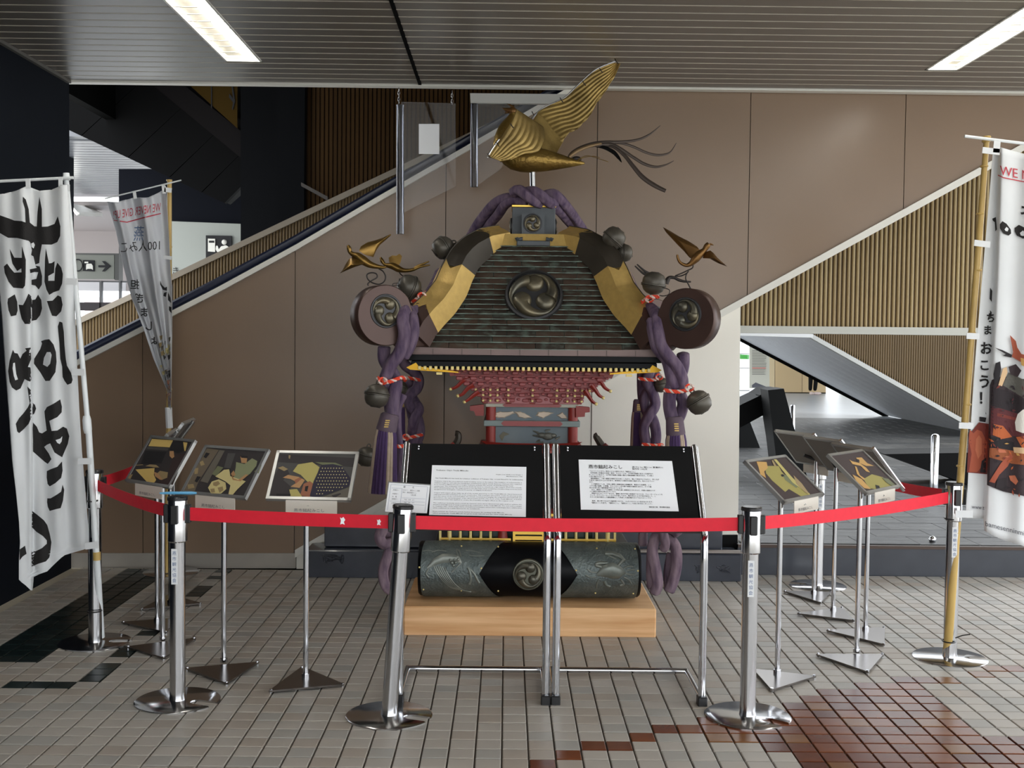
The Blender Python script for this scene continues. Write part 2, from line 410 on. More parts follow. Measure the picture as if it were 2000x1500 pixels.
# ------------------------------------------------------------------ stairwell behind, upper left
ub = struct(MB().box((at(596, 300, 10).x+1.5, 10.1, 3.2), (3.0, .12, 5.4)).build('wall_stairwell', mat('dark_brown_wood', (40, 26, 11), .7, spec=.08, var=.15, scale=2, stretch=(4, 1, .1)), None, 0))
MBr = MB()
x0 = at(598, 300, 10).x
for i in range(78):
    MBr.box((x0+.02+.0375*i, 10.035, 3.2), (.026, .012, 5.4))
tag(MBr.build('stairwell_ribs', mat('dark_brown_rib', (56, 38, 16), .6, spec=.1, var=.15, scale=2, stretch=(4, 1, .1)), ub, 0), kind='stuff')
struct(MB().box((0.8, 10.4, 5.5), (9.4, 5.6, .1)).box((-3.9, 10.4, 4.6), (.1, 5.6, 1.9)).box((5.5, 9.0, 4.4), (.1, 2.8, 2.4)).box((0.8, 13.2, 4.9), (9.4, .1, 2.2)).build('ceiling_sky_block', M_dark, None, 0))  # unseen enclosure added to shut sky light out of the stairwell
slab('wall_column', [(541, 100), (596, 100), (592, 640), (541, 640)], 9.95, .5, mat('black_column', (11, 12, 15), .7, spec=.06)).__setitem__('kind', 'structure')
slab('wall_dark', [(470, 60), (545, 60), (545, 640), (470, 640)], 11.0, .2, mat('blackish_wall', (12, 13, 16), .7, spec=.06)).__setitem__('kind', 'structure')
# far balustrade rail seen in the dark
slab('trim_3', [(588, 356), (640, 384), (640, 392), (588, 363)], 9.9, .05, mat('dim_rail', (60, 55, 52), .4)).__setitem__('kind', 'structure')
# sloping black soffit of the upper stair
sof = empty('stair_soffit', at(300, 300, 11.5), 'black panelled underside of a stair sloping down behind the left wall', 'stair')
YS = 11.4
M_sof = mat('black_soffit', (12, 12, 13), .7, spec=.06, var=.08, scale=2)
M_sof2 = mat('black_soffit_edge', (24, 22, 23), .7, spec=.06)
A0, A1, B0, B1 = (60, 219), (439, 397), (300, 120), (545, 300)
for k, (t0, t1) in enumerate(((0, .26), (.26, .5), (.5, .715), (.715, .88), (.88, 1))):
    q = [(lerp(A0[0], A1[0], t0+.002), lerp(A0[1], A1[1], t0+.002)), (lerp(A0[0], A1[0], t1-.002), lerp(A0[1], A1[1], t1-.002)),
         (lerp(240, 545, t1), lerp(60, 290, t1)), (lerp(240, 545, t0), lerp(60, 290, t0))]
    slab('soffit_panel', q, YS, .08, M_sof, sof)
slab('side_band', [(240, 118), (300, 118), (525, 300), (500, 333)], YS-.03, .05, M_sof2, sof)
slab('soffit_core', [(62, 80), (62, 216), (436, 393), (540, 300), (540, 60)], YS+.09, .3, M_black, sof)
ys = empty('wall_sign', at(410, 200, 11.2), 'dim yellow wall sign with an arrow above the black stair', 'sign')
slab('sign_board', [(352, 150), (463, 150), (463, 250)], 11.2, .03, M_yel, ys)
slab('divider', [(412, 150), (414, 150), (414, 212), (412, 210)], 11.19, .01, M_ink, ys)
slab('arrow', [(452, 168), (455, 168), (459, 198), (455, 214), (453, 213), (455, 200), (447, 190), (448, 183), (455, 192)], 11.185, .01, M_ink, ys)
# black-blue wall above the white sign wall
struct(slab('wall_far_left', [(232, 330), (560, 330), (560, 446), (232, 436)], 13.0, .2, mat('blue_black', (18, 20, 27), .7, spec=.06)))
sw = struct(slab('wall_sign_panel', [(334, 432), (545, 440), (545, 640), (334, 640)], 12.9, .1, mat('pale_green_grey', (150, 154, 148), .5)))
pm = empty('pictogram_sign', at(430, 480, 12.8), 'square black ticket office pictogram on the pale wall above the escalator', 'sign')
slab('panel', [(402, 459.5), (452, 460.5), (452, 505), (402, 505)], 12.86, .03, M_ink, pm)
slab('machine', [(406, 466), (420, 466.5), (420, 492), (406, 491)], 12.845, .012, M_white, pm)
slab('machine_slot', [(408, 470), (418, 470), (418, 474), (408, 474)], 12.84, .01, M_ink, pm)
MB().ell(at(438, 473, 12.85), .03, 12).build('head', M_white, pm)
slab('figure', [(422, 480), (425, 480), (427, 487), (432, 481), (441, 479), (449, 484), (449, 492), (424, 492), (421, 487)], 12.85, .01, M_white, pm)
p2 = empty('pictogram_sign', at(482, 466, 12.8), 'second black pictogram sign just showing above the escalator cap', 'sign')
slab('panel', [(474, 467), (482, 461), (496, 461), (496, 500), (474, 500)], 12.86, .03, M_ink, p2)
textobj('wall_lettering', 'き', lambda u, v: at(335+u*16, 536-v*18, 12.89), M_ink, sw)
# bright concourse far on the left
hl = struct(slab('wall_hall_left', [(100, 250), (132, 250), (132, 700), (100, 700)], 14, .2, M_blackwall))
hf = struct(MB().box((-5.2, 19, .05), (8.6, 17, .1)).build('floor_hall_left', M_hallf, None, 0))
hc = struct(MB().box((-6.2, 15.5, 3.75), (9, 5.6, .1)).build('ceiling_hall_left', mat('hall_ceiling_left', (120, 122, 128), .35), None, 0))
for k in range(26):
    MB().box((-6.2, 13.0+.19*k, 3.692), (9, .16, .012)).build('ceiling_slat', mat('hall_slat', (136, 138, 144), .3), hc, 0)
M_pale = mat('pale_pink_bulkhead', (178, 170, 170), .6)
struct(MB().box((-6.5, 23, 3.2), (10, .2, 1.6)).build('wall_bulkhead', M_pale, None, 0))
struct(MB().box((-6.5, 20.6, 3.6), (10, 4.6, .06)).build('ceiling_bulkhead', M_pale, None, 0))
lf = empty('ceiling_lamp', at(165, 412, 18), 'small white ceiling lamp in the bright concourse beyond the banners', 'lamp')
MB().prism([at(137, 405, 17), at(176, 412, 19), at(200, 423, 19), at(150, 421, 17)], (0, 0, .06)).build('housing', M_lampw, lf, 0)
MB().prism([at(140, 409, 16.97), at(178, 416, 18.9), at(190, 421, 18.9), at(150, 418, 16.97)], (0, 0, .02)).build('diffuser', M_lamp, lf, 0)
hs = empty('hanging_sign', at(185, 520, 15), 'grey hanging direction sign with pictograms and a right arrow', 'sign')
slab('sign_board', [(128, 495), (223, 496), (223, 545), (128, 544)], 15, .12, mat('sign_grey', (120, 122, 114), .5), hs)
slab('sign_frame', [(128, 494), (232, 495), (232, 547), (224, 547), (224, 498), (128, 497)], 14.99, .16, mat('sign_edge', (70, 70, 68), .5), hs)
slab('arrow', [(192, 518), (206, 518), (199, 510), (204, 510), (216, 519.5), (204, 530), (199, 530), (206, 522), (192, 522)], 14.98, .02, M_ink, hs)
slab('bus_pictogram', [(162, 508), (184, 508.5), (184, 530), (162, 529)], 14.98, .02, M_ink, hs)
slab('bus', [(168, 517), (170, 515), (178, 515), (181, 519), (181, 527), (178, 525), (171, 525), (168, 527)], 14.965, .02, M_white, hs)
slab('bus_stop', [(165, 511), (172, 511), (172, 514), (165, 514)], 14.965, .02, M_white, hs)
c = at(152, 518, 14.97); MB().tube([c+V((.06*math.cos(a), 0, .075*math.sin(a))) for a in [2*pi*k/20 for k in range(20)]], .008, 6, closed=True).build('ring_pictogram', M_ink, hs)
# window wall of the concourse: frames with panes, daylight beyond
wn = struct(slab('window_1', [(128, 547), (262, 549), (262, 552), (128, 550)], 22, .1, mat('window_frame', (92, 92, 94), .5)))
fr = mat('window_frame', (92, 92, 94), .5)
for q in (((194, 549), (198, 549), (198, 640), (194, 640)), ((232, 430), (235, 430), (235, 600), (232, 600)), ((128, 590), (262, 591), (262, 608), (128, 606))):
    slab('mullion', q, 21.95, .1, fr if q[0][0] != 128 else mat('dark_transom', (46, 40, 44), .6), wn)
M_glass = mat('window_glass', (245, 250, 255), .02, trans=1)
for q in (((150, 551), (194, 551), (194, 590), (150, 590)), ((198, 551), (246, 551), (246, 591), (198, 591))):
    slab('pane', q, 22.0, .01, M_glass, wn)
for q in (((165, 580), (262, 582), (262, 640), (165, 640)),):
    slab('wall_outside', q, 26, .3, mat('pink_building', (235, 214, 212), .7)).__setitem__('kind', 'structure')

# ------------------------------------------------------------------ right: platform, ribbed stair side, lower escalator, far hall
pf = struct(MB().box((7.2, 14.0, .1), (11.3, 12.76, .2)).build('floor_platform', M_edge, None, 0))
# slate slabs on the platform
M_slates = [mat('slate_%d' % i, c, .42, var=.35, scale=9, bump=1.0, stretch=(.5, 1.6, 1), spec=.35) for i, c in enumerate(((52, 52, 52), (64, 64, 63), (45, 46, 47)))]
SM = []
for m in M_slates:
    t = MB().bevbox((0, 0, 0), (.396, .296, .02), .003); SM.append(t.mesh('slate_slab', m, 0))
cnt = 0; restm = MB()
for j in range(42):
    for i in range(22):
        x, y = 1.78+.4*i+(.2 if j % 2 else 0), 7.80+.3*j
        q = px((x, y, .2)); k = random.randrange(3)
        if q[0] > 2150 or x > 10.5: continue
        if cnt < 290:
            o = link('slate_slab', SM[k], pf); o.location = (x, y, .2+random.uniform(0, .002)); cnt += 1
        else: restm.bevbox((x, y, .2), (.396, .296, .02), .003, mi=k)
tag(restm.build('slate_field', M_slates, pf, 0), kind='stuff')
MB().box((7.2, 7.635, .195), (11.3, .04, .02)).build('nosing', mat('brown_nosing', (70, 52, 42), .4), pf, 0)
hf2 = struct(MB().box((12, 27.5, .1), (28, 14.3, .2)).build('floor_hall_right', M_hallf, None, 0))
YU = 8.5
up = struct(slab('beam_stair', [(1440, 636), (1960, 641), (1960, 656), (1440, 650)], YU-.04, .3, mat('beam_grey', (196, 196, 188), .4)))
toprib = [(1380, 628), (1446, 594), (1925, 331), (2100, 235), (2400, 80)]
ribs('stair_side_ribs', [(x, y-14) for x, y in toprib], [(1380, 636), (2400, 646)], 1440, 2300, .0335, YU, .014, M_rib, up)
# lower escalator: soffit surface from near edge (Y1) to far edge (Y2), ribbed side above the stringer
Y1, Y2 = 16.5, 21.0
le = empty('escalator', at(1700, 740, 18), 'steel clad underside of an escalator running down behind the stair', 'escalator')
nearU = [at(1446+90, 622, Y1), at(1590, 655, Y1), at(1880, 820, Y1), at(1951, 861, Y1)]
n0, n1 = at(1558, 636, Y1), at(1951, 861, Y1); f0, f1 = at(1400, 636, Y2), at(1735, 812, Y2)
nn = 9
for k in range(nn):
    a, b = k/nn, (k+.992)/nn
    p = [n0.lerp(f0, a), n1.lerp(f1, a), n1.lerp(f1, b), n0.lerp(f0, b)]
    MB().prism(p, (0, 0, .05)).build('soffit_panel', M_metal, le, 0)
band('stringer', [(1540, 630), (1590, 659), (1880, 822), (1960, 868)], 9, Y1-.03, .12, mat('stringer_grey', (176, 176, 172), .4), le)
MB().tube([f0+V((0, .05, -.02)), f1+V((0, .05, -.02))], .035, 8).build('far_edge', M_dark, le)
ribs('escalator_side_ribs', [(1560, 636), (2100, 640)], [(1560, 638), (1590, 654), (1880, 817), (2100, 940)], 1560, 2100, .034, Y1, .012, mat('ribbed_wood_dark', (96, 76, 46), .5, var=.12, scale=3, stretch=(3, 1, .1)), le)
band('lintel', [(1446, 652), (1588, 656)], 7, Y1-.1, .3, mat('lintel_pale', (205, 205, 205), .4), le)
# far hoarding, poster, window with outside, person
YH = 30
hb = empty('hoarding', at(1560, 760, YH), 'beige hoarding panels across the far end of the hall', 'hoarding')
for a, b in ((1503, 1513), (1514, 1566), (1567, 1613)):
    slab('hoarding_panel', [(a, 600), (b, 600), (b, 768), (a, 767)], YH, .1, M_beige if a > 1503 else mat('beige_post', (214, 194, 158), .6), hb)
slab('plinth', [(1503, 766), (1613, 767), (1613, 772), (1503, 771)], YH-.05, .15, M_dark, hb)
po = empty('poster_board', at(1484, 700, YH), 'pale notice board with a text poster beside the beige hoarding', 'poster')
slab('board', [(1464, 640), (1503, 640), (1503, 759), (1464, 758)], YH-.3, .06, mat('poster_ground', (206, 204, 190), .6), po)
for k in range(16):
    y = 684+k*3.1
    slab('text_line', [(1469, y), (1498-random.random()*7, y), (1497, y+1.4), (1469, y+1.4)], YH-.31, .01, mat('red_ink', (200, 70, 60), .7) if k == 11 else mat('faded_ink', (140, 138, 130), .7), po)
slab('footer_line', [(1469, 752), (1476, 747), (1496, 755), (1496, 757), (1469, 757)], YH-.31, .01, M_inkg, po)
w2 = struct(slab('window_2', [(1444, 645), (1464, 645), (1464, 648), (1444, 648)], 31, .1, fr))
for y in (690, 718, 762): slab('transom', [(1440, y), (1464, y), (1464, y+2), (1440, y+2)], 31, .08, mat('pale_transom', (190, 190, 196), .5), w2)
slab('pane', [(1440, 648), (1464, 648), (1464, 770), (1440, 770)], 31.1, .02, M_glass, w2)
tag(slab('awning', [(1440, 692), (1466, 693), (1466, 702), (1440, 701)], 33, .3, mat('green_band', (40, 190, 50), .6)), 'bright green band seen through the far window', 'awning')
w3 = struct(slab('wall_far_right', [(1645, 640), (2200, 640), (2200, 792), (1645, 776)], 32, .3, M_cream))
struct(MB().box((10, 26, 4.2), (24, 14, .1)).build('ceiling_hall_right', mat('hall_ceiling', (206, 208, 212), .35), None, 0))
# bent black sculpture standing on the platform
sc = empty('black_sculpture', G(1540, 935, .2), 'black angular bent beam sculpture standing on the dark platform', 'sculpture')
M_sc = mat('sculpture_black', (14, 14, 15), .6, spec=.1)
M_sc2 = mat('sculpture_side', (26, 27, 28), .6, spec=.12)
g0 = G(1545, 935, .2); YS1 = g0.y
slab('right_leg_front', [(1500, 762), (1531, 759), (1580, 945), (1522, 945)], YS1, .35, M_sc2, sc)
slab('right_leg_side', [(1484, 772), (1500, 762), (1524, 945), (1519, 945), (1497, 808)], YS1+.36, .2, M_sc, sc)
slab('arm', [(1430, 800), (1450, 789), (1486, 772), (1504, 760), (1531, 760), (1500, 806), (1450, 833), (1430, 842)], YS1+.38, .6, M_sc, sc)
g1 = G(1470, 876, .2)
slab('left_leg', [(1420, 790), (1450, 785), (1485, 876), (1420, 876)], g1.y, .5, M_sc2, sc)
tag(slab('dark_recess_box', [(1728, 887), (1900, 884), (1960, 884), (1960, 975), (1890, 946)], 10.9, .5, M_black), 'dark box standing in for a dark recess behind the chrome bollard', 'plinth')  # solid dark box added in place of a dark recess
# chrome bollards
def bollard(x, yt, yb, r, label):
    g = G(x, yb, .2); t = at(x, yt, g.y)
    e = empty('bollard', g, label, 'bollard')
    MB().lathe([(r, 0), (r, t.z-.2-r*.6), (r*.7, t.z-.2-r*.15), (r*.2, t.z-.2)], g, 18).build('post', M_chrome, e)
    MB().lathe([(r*2, 0), (r*2, .01), (r*1.2, .03), (r, .03)], g, 18).build('foot', M_chrome, e)
bollard(1824, 847, 962, .035, 'chrome bollard on the platform left of the right banner')
bollard(1547, 790, 868, .035, 'chrome bollard behind the black sculpture')
kb = G(1821, 1061, .2); tag(MB().ell(kb+V((0, 0, .025)), .025).cyl(kb, kb+V((0, 0, .02)), .012).build('door_stop', M_chrome), 'tiny chrome knob on the edge of the dark platform', 'door stop')
# person on the far hall floor
def skin(name, pts, edges, m, parent, sub=1):
    me = bpy.data.meshes.new(name); me.from_pydata([p[:3] for p in pts], edges, []); o = link(name, me, parent)
    md = o.modifiers.new('s', 'SKIN'); md.use_smooth_shade = True
    bm = bmesh.new(); bm.from_mesh(me); lay = bm.verts.layers.skin.verify(); bm.verts.ensure_lookup_table()
    for v, p in zip(bm.verts, pts):
        v[lay].radius = (p[3], p[4] if len(p) > 4 else p[3]); v[lay].use_root = (v.index == 0)
    bm.to_mesh(me); bm.free()
    s = o.modifiers.new('u', 'SUBSURF'); s.levels = sub; s.render_levels = sub; me.materials.append(m); return o
pg = G(1589, 771, .2)
pe = empty('person', pg, 'person in black trousers and light shoes walking in the far hall', 'person')
X, Yp, Z = pg
def pp(x, y, z, *r): return (X+x, Yp+y, Z+z, *r)
skin('trousers', [pp(0, 0, .92, .13, .1), pp(-.07, 0, .84, .09), pp(-.08, 0, .48, .065), pp(-.08, .03, .09, .05), pp(.07, 0, .84, .09), pp(.05, -.04, .48, .065), pp(.03, .0, .09, .05)], [(0, 1), (1, 2), (2, 3), (0, 4), (4, 5), (5, 6)], M_black, pe)
skin('body', [pp(0, 0, .95, .12, .09), pp(0, 0, 1.2, .14, .1), pp(0, 0, 1.38, .15, .09), pp(0, 0, 1.48, .05), pp(0, 0, 1.62, .085), pp(-.18, 0, 1.38, .05), pp(-.22, 0, 1.12, .04), pp(-.2, -.05, .88, .035), pp(.18, 0, 1.38, .05), pp(.22, 0, 1.12, .04), pp(.2, -.05, .88, .035)], [(0, 1), (1, 2), (2, 3), (3, 4), (2, 5), (5, 6), (6, 7), (2, 8), (8, 9), (9, 10)], mat('dark_coat', (50, 50, 56), .8), pe)
MB().ell((X-.06, Yp-.03, Z+.035), (.05, .12, .04)).ell((X+.08, Yp-.03, Z+.035), (.11, .05, .04)).build('shoe', mat('light_shoe', (220, 200, 195), .6), pe)

# ------------------------------------------------------------------ acrylic guards hung from the ceiling edge
def guard(pts, tube, chains, label):
    YG = 7.45
    e = empty('acrylic_guard', at(*pts[0], YG), label, 'guard')
    slab('acrylic_sheet', pts, YG, .006, M_acr, e)
    x, ya, yb, r = tube
    a, b = at(x, ya, YG), at(x, yb, YG)
    n = 18; mb = MB()
    for rr in (.025, .021): mb.tube([a, b], rr, n, cap=False)
    mb.build('clear_tube', M_tube, e, 1)
    for cx, c0, c1 in chains:
        m2 = MB(); k = 5
        for i in range(k):
            p = at(cx, lerp(c0, c1, (i+.5)/k), YG)
            s = .011; m2.tube([p+(V((s*.5*math.cos(t), 0, s*1.2*math.sin(t))) if i % 2 else V((0, s*.5*math.cos(t), s*1.2*math.sin(t)))) for t in [2*pi*q/10 for q in range(10)]], .002, 5, closed=True)
        m2.build('chain', M_steel, e)
    return e
g1 = guard([(783, 199), (890, 202), (890, 364), (783, 418)], (781.5, 205, 457, 5), [(779, 172, 203), (883, 178, 206)], 'clear acrylic safety guard with a blank white card, hung on chains')
tag(slab('blank_card', [(818, 242), (858, 242), (858, 301), (818, 300.5)], 7.44, .004, M_paper), 'blank white card stuck on the hanging acrylic guard', 'card')
g2 = guard([(930, 200), (1070, 202), (1070, 272), (1040, 288), (932, 362)], (926, 202, 365, 5), [], 'clear acrylic safety guard hanging behind the phoenix')
slab('mounting_bar', [(918, 182), (1120, 184), (1106, 203), (919, 201)], 7.42, .04, mat('galvanised_bar', (190, 190, 186), .4), g2)
# ------------------------------------------------------------------ portable shrine
XC, YC = .145, 6.75
shrine = empty('portable_shrine', (XC, YC, 0), 'large portable festival shrine with a green copper shingle roof and purple ropes', 'portable shrine')
M_cop = [mat('copper_shingle_%d' % i, a, .45, metal=.35, c2=b, scale=14, bump=.25, stretch=(1, 1, 2), thresh=(.50, .74)) for i, (a, b) in enumerate((((72, 58, 50), (98, 110, 100)), ((82, 66, 56), (94, 98, 88)), ((64, 56, 50), (110, 124, 114))))]
M_patina = mat('copper_patina', (116, 142, 136), .7, c2=(64, 74, 68), scale=18, thresh=(.4, .7))
M_rbrown = mat('brown_copper', (74, 54, 48), .38, metal=.4, var=.12, scale=5)
M_rdark = mat('dark_copper', (62, 56, 48), .42, metal=.4, var=.2, scale=6)
M_gold = mat('satin_gold', (198, 166, 98), .45, metal=.6, var=.08, scale=30, bump=.12, bscale=220)
M_goldb = mat('bright_gold', (240, 196, 92), .28, metal=.8)
M_goldp = mat('gold_paint', (236, 214, 140), .5, metal=.1)
M_bronze = mat('aged_bronze', (122, 112, 88), .36, metal=.7, c2=(84, 84, 78), scale=6)
M_bronzed = mat('dark_bronze_disc', (66, 66, 68), .45, metal=.6, var=.1)
M_slatep = mat('slate_grey_patina', (76, 80, 84), .5, metal=.3, var=.15, scale=9)
M_lacq = mat('black_lacquer', (11, 12, 15), .4, spec=.12)
M_vermil = mat('vermilion_lacquer', (146, 46, 38), .4, var=.05)
M_pink = mat('dusty_red_lacquer', (160, 84, 84), .5, var=.05)
M_bluep = mat('blue_grey_bronze', (122, 132, 136), .5, c2=(98, 112, 122), scale=5, bump=.1)
M_creamr = mat('cream_relief', (214, 196, 176), .6, var=.1)
W = [(2.13, .10), (2.118, .20), (2.09, .27), (2.05, .322), (2.0, .366), (1.95, .395), (1.90, .417), (1.84, .439), (1.78, .470), (1.72, .522), (1.66, .578), (1.61, .618), (1.56, .648), (1.53, .66), (1.495, .672)]
Wt = [(z, w) for z, w in W[::-1]]
def wz(z): return interp(Wt, z)
def face(u, z, off=0, side=0):
    """u in -1..1 across the face at height z; side 0 front, 1 right, 2 back, 3 left"""
    w = wz(z); dz = .01; n = V((0, -dz*2, (wz(z-dz)-wz(z+dz)))).normalized() if True else None
    n = V((0, -2*dz, wz(z-dz)-wz(z+dz))).normalized()
    p = V((u*w, -w, 0))+V((0, n.y*off, 0)); q = V((p.x, p.y, z+n.z*off))
    return V((XC, YC, 0))+Matrix.Rotation(side*pi/2, 3, 'Z')@q
rm = MB()
for sd in range(4): rm.grid(lambda u, v: face(u*2-1, lerp(1.495, 2.135, v), -.012, sd), 2, 26)
roof = rm.build('roof', M_patina, shrine, 60)
# shingles on the front face: overlapping rows of separate copper tiles
rows = []; z = 1.499
while z < 2.075:
    slope = math.hypot((wz(z-.01)-wz(z+.01))/.02, 1); dz = .0305/slope*(1.0 if z < 1.9 else 1)+.004
    rows.append((z, min(z+dz, 2.09))); z += dz
for r, (za, zb) in enumerate(rows):
    L = .152; wa, wb_ = wz(za), wz(zb); ofs = (L/2 if r % 2 else 0); x = -math.ceil((wa+L)/L)*L-ofs+.005
    while x < wa:
        l, rr = x+.0015, x+L-.0015; x += L
        la, ra = max(l, -wa+.02), min(rr, wa-.02)
        if ra-la < .02: continue
        lb, rb = max(l, -wb_+.02), min(rr, wb_-.02)
        if rb < lb: continue
        j = random.uniform(-.001, .0015)
        q = []
        for (xx, zz, of) in ((la, za, .009+j), (ra, za, .009+j), (rb, zb, .001), (lb, zb, .001)): q.append(face(xx/wz(zz), zz, of))
        q2 = [face(xx/wz(zz), zz, of) for xx, zz, of in ((la, za, -.002), (ra, za, -.002), (rb, zb, -.006), (lb, zb, -.006))]
        mb = MB(); mb.add(q+q2, [(0, 1, 2, 3), (4, 7, 6, 5), (0, 4, 5, 1), (1, 5, 6, 2), (2, 6, 7, 3), (3, 7, 4, 0)])
        mb.build('copper_shingle', random.choice(M_cop), roof, 0)
# patina lip along each course
lip = MB()
for za, zb in rows:
    w = wz(za)-.02; lip.tube([face(k/20*w/wz(za), za-.0008, .0095+random.uniform(-.001, .0008)) for k in range(-20, 21)], [random.uniform(.0010, .0026) for _ in range(41)], 5, mi=0)
tag(lip.build('patina_lines', mat('verdigris', (150, 172, 162), .8, c2=(96, 112, 104), scale=16), roof), kind='stuff')
# fascia under the shingles
fz = MB()
for sd in range(4):
    def fc(u, v):
        z = lerp(1.468, 1.499, v)+.012*(abs(u*2-1))**3; w = .685
        return V((XC, YC, 0))+Matrix.Rotation(sd*pi/2, 3, 'Z')@V(((u*2-1)*w, -w, z))
    fz.grid(fc, 12, 1)
fz.box((XC, YC, 1.478), (1.34, 1.34, .03))
fz.build('fascia', mat('fascia_brown', (116, 96, 92), .45, metal=.2, var=.08, scale=8), roof, 0)
for k in range(1, 9):
    MB().box((XC-.685+.152*k, YC-.6875, 1.484), (.002, .003, .03)).build('fascia_joint', M_rdark, roof, 0)
# black lacquer eave board, stepped
eb = MB().bevbox((XC, YC, 1.452), (1.345, 1.345, .034), .004).bevbox((XC, YC, 1.418), (1.30, 1.30, .034), .004)
eave = eb.build('eave_board', M_lacq, shrine, 0)
# corner ridges, each a raised moulding in gold and brown lengths with swallow-tail ends
def ridge_path(t):
    """t 0 top .. 1 eave; returns w, z"""
    zz = [(0, 2.116, .19), (.10, 2.09, .27), (.2, 2.045, .326), (.32, 1.98, .378), (.44, 1.90, .417), (.56, 1.82, .449), (.68, 1.74, .503), (.79, 1.68, .56), (.9, 1.62, .612), (1, 1.555, .65)]
    return interp([(a, c) for a, b, c in zz], t)+.036*min(1, t*4), interp([(a, b) for a, b, c in zz], t)
SECT = [(-.088, -.075), (-.086, .034), (-.064, .046), (-.042, .056), (-.02, .063), (0, .080), (.02, .063), (.042, .056), (.064, .046), (.086, .034), (.090, -.075)]
NOTCH = [0, .2, .6, 1, .6, 0, .6, 1, .6, .2, 0]
def ridge_seg(name, c, t0, t1, n0, n1, m, grow=0):
    n0 *= 1.7; n1 *= 1.7
    sx, sy = c; d = V((sx, sy, 0)).normalized(); pt = V((-sy, sx, 0)).normalized() if sx*sy > 0 else V((sy, -sx, 0)).normalized()
    N = 20; mb = MB(); L = []
    for i in range(N+1):
        for (a, h), nt in zip(SECT, NOTCH):
            ta, tb = t0+n0*nt, t1+n1*nt; t = max(0, min(1, lerp(ta, tb, i/N)))
            w, z = ridge_path(t); w2, z2 = ridge_path(min(1, t+.02)); w1, z1 = ridge_path(max(0, t-.02))
            tan = V((d.x*(w2-w1)*1.414, d.y*(w2-w1)*1.414, z2-z1)).normalized(); nrm = pt.cross(tan).normalized()
            if nrm.z < 0: nrm = -nrm
            k = .98+.55*t*t if a > 0 else .9
            L.append(V((XC, YC, 0))+V((sx*w, sy*w, z))+pt*a*k*(1+grow)+nrm*(h+grow*.03))
    n = len(SECT); fs = [(i*n+j, i*n+j+1, (i+1)*n+j+1, (i+1)*n+j) for i in range(N) for j in range(n-1)]
    fs += [tuple(range(n)), tuple(N*n+j for j in range(n))]
    mb.add(L, fs); o = mb.build(name, m, roof, 40)
    MB().tube([L[i*n+5] for i in range(N+1)], .0028, 6).build('ridge_seam', M_rdark, roof)
    return o
for c in ((-1, -1), (1, -1), (1, 1), (-1, 1)):
    ridge_seg('ridge_gold', c, 0, .13, 0, -.03, M_gold, .01)
    ridge_seg('ridge_brown', c, .09, .42, 0, 0, M_rdark)
    ridge_seg('ridge_gold', c, .38, .86, .035, -.05, M_gold, .01)
    ridge_seg('ridge_brown', c, .78, 1.0, 0, 0, M_rbrown)
# gold ring under the top box, seen across the front
gm = MB()
for sd in range(4):
    def gr(u, v):
        x = (u*2-1)*.285; z = 2.066+.074*v-(.012*abs(u*2-1)**4 if v > .5 else 0)
        return V((XC, YC, 0))+Matrix.Rotation(sd*pi/2, 3, 'Z')@V((x, -.285-.02*(1-v)+.0, z))
    gm.grid(gr, 14, 3)
gm.box((XC, YC, 2.125), (.54, .54, .03))
gm.build('top_band', M_gold, roof, 40)
# top box
tb = MB().bevbox((XC, YC, 2.225), (.246, .246, .165), .003).box((XC-.005, YC-.16, 2.18), (.128, .10, .16)).bevbox((XC-.005, YC-.24, 2.085), (.185, .18, .030), .004)
topb = tb.build('top_box', M_slatep, roof, 0)
MB().bevbox((XC, YC, 2.313), (.254, .254, .014), .003).build('gold_cap', M_goldb, topb, 0)
for s in (-1, 1):
    pts = [V((XC+s*(.066+.03*k/10+.012*math.sin(k)), YC-.322, 2.108+.004*math.cos(k*1.7))) for k in range(11)]
    MB().tube(pts, .009, 6).build('scroll_foot', M_slatep, topb)
def tomoe(parent, o, nrm, up, R, disc=True, phase=95, name='tomoe_crest', spin=1, md=None, mh=None, thick=None):
    nrm = V(nrm).normalized(); up = (V(up)-nrm*V(up).dot(nrm)).normalized(); rt = up.cross(nrm) if True else None
    o = V(o); T = Matrix((rt, up, nrm)).transposed(); th = thick or R*.22
    pr = [(R*1.0, -th), (R*1.0, 0), (R*.97, th*.35), (R*.90, th*.42), (R*.87, th*.12), (R*.5, th*.16), (R*.01, th*.18)]
    d = MB().lathe(pr, o, 40, M=T).build(name, md or M_bronzed, parent, 40)
    mb = MB()
    for k in range(3):
        a0 = math.radians(phase+120*k); c = o+T@V((math.cos(a0)*R*.46, math.sin(a0)*R*.46, th*.1))
        mb.ell(c, (R*.335, R*.335, R*.2), 20, M=T)
        pts, rad = [], []
        for i in range(15):
            t = i/14; a = a0+math.radians(18+125*t)*spin; rr = R*lerp(.56, .80, min(1, t*1.6))
            pts.append(o+T@V((math.cos(a)*rr, math.sin(a)*rr, th*.1))); rad.append(R*(.25*(1-t)**1.1+.008))
        mb.tube(pts, rad, 10)
    mb.build('comma', mh or M_bronze, d, 60); return d
tomoe(topb, (XC-.008, YC-.212, 2.207), (0, -1, 0), (0, 0, 1), .054, thick=.008)
for s in (-1, 1): tomoe(topb, (XC+s*.125, YC, 2.205), (s, 0, 0), (0, 0, 1), .052, thick=.02)
zm = 1.785; wm_ = wz(zm)
tomoe(roof, (XC-.003, YC-wm_-.040, zm+.004), (0, -1, .52), (0, 0, 1), .158, phase=88, name='roof_crest', thick=.045)
